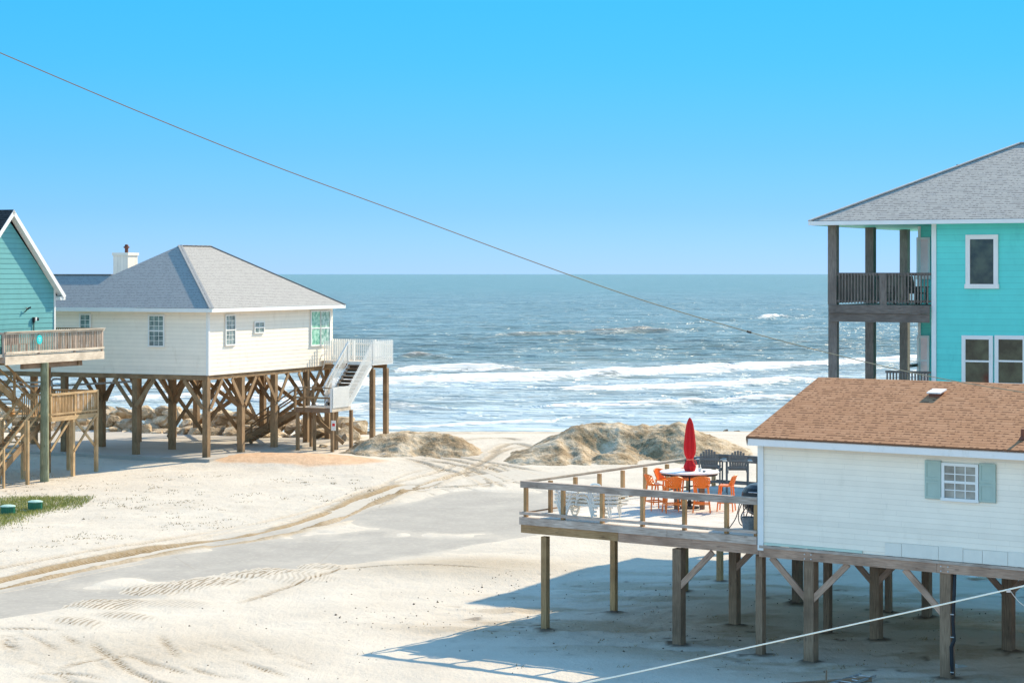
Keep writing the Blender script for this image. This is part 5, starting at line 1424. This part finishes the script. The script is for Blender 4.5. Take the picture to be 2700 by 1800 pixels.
for i in range(144):
    s_ = rs.uniform(-.3, 1)
    x = -33 + 25.0 * (i % 48) / 48 + rs.uniform(-.3, .3)
    row = i // 48
    # behind the slab, along the house frame
    lx_ = (x + 14.56) * 1.0
    yy = 113.6 + (-x - 14.56) * .42 + row * 1.1 + rs.uniform(-.4, .4)
    size = rs.uniform(.55, 1.1)
    rock(x, yy, .5 + row * .42 + rs.uniform(-.1, .3) - (.25 if x > -12 else 0), size, 'tan limestone boulder in the wall of rocks between the slab and the surf', GR, .85)
for (px, py, s_, sq, lb) in [(940, 1128, .55, .6, 'tan boulder beyond the landing, highest of the rocks left of the low sand pile'), (925, 1148, .62, .6, 'wide flat-topped tan boulder between the landing post and the low sand pile'),
                             (968, 1148, .5, .7, 'rust-brown boulder touching the tall platform post'), (948, 1172, .55, .5, 'low pale rock slab in front of the wide flat-topped boulder'), (850, 1182, .32, .7, 'small white stone under the front edge of the landing')]:
    p = gpt(px, py, .5); rock(p[0], p[1], .6, s_, lb, None, sq, (0, .1, rs.random() * 3))
p = gpt(940, 1200, .45)
rk_ = rock(p[0], p[1], .55, .62, 'long rusty orange rock slab lying in front of the low sand pile', None, .55, (.05, -.12, -.35)); rk_.scale = (1.1, .5, .34)

# ================================================================== small things on the ground
def lidthing(px, py, label):
    p = gpt(px, py, .15); z = gz(*p)
    t = thing('septic_riser', label, 'tank lid', (p[0], p[1], z + .06), 0, 'green septic risers on the grass')
    q = MB(); q.lathe([(.28, -.15), (.28, .25), (.285, .26)], 24)
    for k in range(12):
        a_ = k * math.pi / 6; q.box(.28 * math.cos(a_) - .015, .28 * math.cos(a_) + .015, .28 * math.sin(a_) - .015, .28 * math.sin(a_) + .015, .0, .24)
    q.build('riser', M_lidg, t)
    q = MB(); q.lathe([(.30, .255), (.30, .285), (.2, .32), (.0, .335)], 24); q.build('lid', M_lidt, t)
lidthing(21, 1347, 'green septic riser with pale lid nearer the left edge of the grass')
lidthing(93, 1336, 'green septic riser with pale lid on the right, farther from the left edge')
# grass
m, nt, b = newmat('grass_blade'); oi = N(nt, 'ShaderNodeTexCoord'); n1 = noise(nt, oi.outputs['Object'], 1.5, 4)
nt.links.new(ramp(nt, n1.outputs[0], [(.3, (.22, .23, .05)), (.6, (.34, .34, .09)), (.8, (.48, .42, .17))]).outputs[0], b.inputs['Base Color']); b.inputs['Roughness'].default_value = .8
def blades(name, pts, hmin, hmax, wd, m, lean=.5):
    v = []; f = []
    for (x, y, z) in pts:
        a_ = random.random() * 6.28; h_ = random.uniform(hmin, hmax); lx_ = random.uniform(-lean, lean) * h_; ly_ = random.uniform(-lean, lean) * h_
        dx, dy = math.cos(a_) * wd, math.sin(a_) * wd; b_ = len(v)
        v += [(x - dx, y - dy, z - .01), (x + dx, y + dy, z - .01), (x + lx_, y + ly_, z + h_)]; f.append((b_, b_ + 1, b_ + 2))
    me = bpy.data.meshes.new(name); me.from_pydata(v, [], f); me.materials.append(m)
    o = bpy.data.objects.new(name, me); C.objects.link(o); return o
gp_ = []
import itertools
def inpoly(x, y, poly):
    c = False; j = len(poly) - 1
    for i in range(len(poly)):
        if (poly[i][1] > y) != (poly[j][1] > y) and x < (poly[j][0] - poly[i][0]) * (y - poly[i][1]) / (poly[j][1] - poly[i][1]) + poly[i][0]: c = not c
        j = i
    return c
gpoly = [gpt(*p, .2) for p in [(-250, 1310), (0, 1312), (90, 1304), (245, 1308), (225, 1322), (140, 1332), (60, 1352), (10, 1372), (-250, 1400)]]
gxs = [p[0] for p in gpoly]; gys = [p[1] for p in gpoly]
while len(gp_) < 26000:
    x = random.uniform(min(gxs), max(gxs)); y = random.uniform(min(gys), max(gys))
    if inpoly(x + random.gauss(0, .3), y + random.gauss(0, .55), gpoly): gp_.append((x, y, gz(x, y)))
tag(blades('grass', gp_, .05, .13, .014, m), 'patch of short green grass around the septic risers', 'grass', None, 'stuff')
dm = plain('dry_weed_stems', (.30, .22, .11), .9, .3, 3)
dp = []
for k in range(950):
    px = random.uniform(-100, 1000); py = random.uniform(1262, 1470)
    if py > 1480 - .12 * px - 30: continue
    x, y = gpt(px, py, .2)
    if fbm(np.array(x / 3.), np.array(y / 3.), 3, 300) < -.02: continue
    for q_ in range(random.randint(2, 9)):
        a_, b_ = x + random.gauss(0, .14), y + random.gauss(0, .1); dp.append((a_, b_, gz(a_, b_)))
for k in range(60):
    x, y = gpt(random.gauss(2140, 380), random.gauss(1720, 50), 0)
    for q_ in range(5):
        a_, b_ = x + random.gauss(0, .1), y + random.gauss(0, .1); dp.append((a_, b_, gz(a_, b_)))
tag(blades('dry_weeds', dp, .02, .07, .02, dm, 1.6), 'dry weed scraps scattered over the pale sand', 'dry weeds', None, 'stuff')
# dark clods
cm = plain('dark_soil_clod', (.10, .075, .05), .95, .3, 9)
v = []; f = []
for k in range(520):
    if random.random() < .88: lx_, ly_ = random.uniform(-6, 10), random.uniform(-2.5, 10); x, y = FC.wld(lx_, ly_)
    else: x, y = gpt(random.uniform(0, 1400), random.uniform(1500, 1790))
    if random.random() < .5: x += random.gauss(0, .3)
    s = random.uniform(.008, .022) if random.random() < .95 else random.uniform(.022, .04); z = gz(x, y) + s * .4; b_ = len(v)
    for d in ((1, 0, 0), (-1, 0, 0), (0, 1, 0), (0, -1, 0), (0, 0, .8), (0, 0, -1)):
        v.append((x + d[0] * s * random.uniform(.7, 1.5), y + d[1] * s * random.uniform(.7, 1.3), z + d[2] * s))
    for t3 in ((0, 2, 4), (2, 1, 4), (1, 3, 4), (3, 0, 4), (2, 0, 5), (1, 2, 5), (3, 1, 5), (0, 3, 5)): f.append(tuple(b_ + i for i in t3))
me = bpy.data.meshes.new('soil_clods'); me.from_pydata(v, [], f); me.materials.append(cm); o = bpy.data.objects.new('soil_clods', me); C.objects.link(o)
tag(o, 'small dark clods scattered on the sand around the piles', 'clods', None, 'stuff')
# driftwood
for (px, py, lb, s) in [(1942, 1107, 'short dark driftwood stick on the wet sand left of the brown roof', .35), (1914, 1141, 'dark triangular driftwood scrap on dry sand left of the brown roof', .3), (1703, 1130, 'small dark driftwood piece near the top of the high sand pile', .2)]:
    p = gpt(px, py, 0); q = MB(); q.tube([(-s, 0, .03), (-.3 * s, .05, .07), (s * .4, 0, .1), (s, .1, .05)], [.03, .07, .08, .02], 7); o = q.build('driftwood', W_dark, None, (p[0], p[1], gz(*p)), random.random()); tag(o, lb, 'driftwood')
# ladder, plank, stake at the bottom right
p = gpt(2235, 1800); 
ldr = thing('ladder', 'aluminium ladder lying on shaded sand at the bottom edge', 'ladder', (p[0], p[1], gz(*p) + .06), math.radians(-62))
for y in (-.2, .2):
    q = MB(); q.box(-2.0, 1.0, y - .012, y + .012, 0, .06); q.build('side_rail', M_alu, ldr)
for i in range(10):
    q = MB(); q.tube([(-1.85 + i * .3, -.19, .03), (-1.85 + i * .3, .19, .03)], .015, 8); q.build('rung', M_alu, ldr)
ldr.rotation_euler = (0, 0, math.radians(52))
p = gpt(2295, 1790); q = MB(); q.box(-2.2, .0, -.07, .07, 0, .1); o = q.build('timber_plank', W_brown, None, (p[0], p[1], gz(*p) + .02), math.radians(20)); tag(o, 'thick cut timber lying beside the ladder at the bottom edge', 'timber')
p = gpt(2178, 1803); q = MB(); q.beam((0, 0, -.1), (.01, 0, .38), .035, .035); o = q.build('wooden_stake', W_brown, None, (p[0], p[1], gz(*p)), 0); tag(o, 'short wooden stake upright in the sand left of the ladder', 'stake')
p = gpt(2530, 1757); q = MB(); q.box(-.16, .16, -.1, .1, 0, .025); q.box(-.16, -.12, -.1, .1, .025, .09); o = q.build('scrap_sheet', M_tin, None, (p[0], p[1], gz(*p)), .4); tag(o, 'bent pale metal scrap on the sand beside the piped pile', 'scrap')
p = gpt(2600, 1522, 0)
q = MB()
for k in range(12):
    a0_ = k * .18; q.box(-.6 + k * .1, -.5 + k * .1, -.25 + .03 * k, .25, .2 + .01 * k * k * .4, .23 + .01 * k * k * .4)
hk = q.build('folded_tarp', M_blade, None, (p[0], p[1], gz(*p) - .1), .3); tag(hk, 'pale folded sheet lying behind the piles under the white house', 'tarp')
p = gpt(2478, 1490, 0)
q = MB(); q.lathe([(.2, 0), (.26, .5), (.27, .55), (.24, .6), (.0, .6)], 18); o = q.build('waste_bin', M_lidg, None, (p[0], p[1], gz(*p)), 0); tag(o, 'dark green bin standing behind the piles of the white house', 'bin')

# ================================================================== overhead lines
def line3(name, pts, d0, d1, r, m, label, cat):
    W = []
    x0, x1 = pts[0][0], pts[-1][0]
    for (px, py) in [tuple(v) for v in catmull(pts, 6)]:
        t_ = (px - x0) / (x1 - x0); inv = (1 - t_) / d0 + t_ / d1; Y_ = 1 / inv
        W.append(((px - 1350) / F * Y_, Y_, H - (py - HOR) / F * Y_))
    q = MB(); q.tube(W, r, 6); o = q.build(name, m); 
    if label: tag(o, label, cat)
    return o, W
o, W = line3('overhead_cable', [(-900, -250), (-400, -32), (0, 139.6), (350, 288), (700, 429), (1050, 558), (1427, 698), (1700, 793), (1975, 875), (2200, 934), (2452, 992), (2700, 1034), (3100, 1092)], 26, 40, .0085, M_cable, 'thin dark overhead cable sagging across the sky from the upper left', 'cable')
q = MB(); i_ = min(range(len(W)), key=lambda i: abs((W[i][0] / W[i][1]) * F + 1350 - 1975)); q.tube([W[i_ - 1] if False else tuple(Vector(W[i_]).lerp(Vector(W[i_ - 1]), .12)), W[i_], tuple(Vector(W[i_]).lerp(Vector(W[i_ + 1]), .12))], .02, 8); q.build('cable_splice', M_iron, o)
o, W = line3('overhead_cable', [(900, 1925), (1538, 1800), (1900, 1722), (2300, 1634), (2659, 1553), (2900, 1498), (3300, 1405)], 24, 22, .0085, M_rope, 'pale white cable crossing the lower right in front of the piles', 'cable')
i_ = min(range(len(W)), key=lambda i: abs((W[i][0] / W[i][1]) * F + 1350 - 2659)); p = Vector(W[i_])
q = MB(); q.box(p.x - .02, p.x + .02, p.y - .015, p.y + .015, p.z - .03, p.z + .0); q.tube([p + Vector((.01, 0, 0)), p + Vector((.06, 0, -.07)), p + Vector((.11, 0, -.13)), p + Vector((.19, .05, -.19)), p + Vector((.4, .1, -.24))], .0035, 5); q.build('drop_wire', M_tin, o)
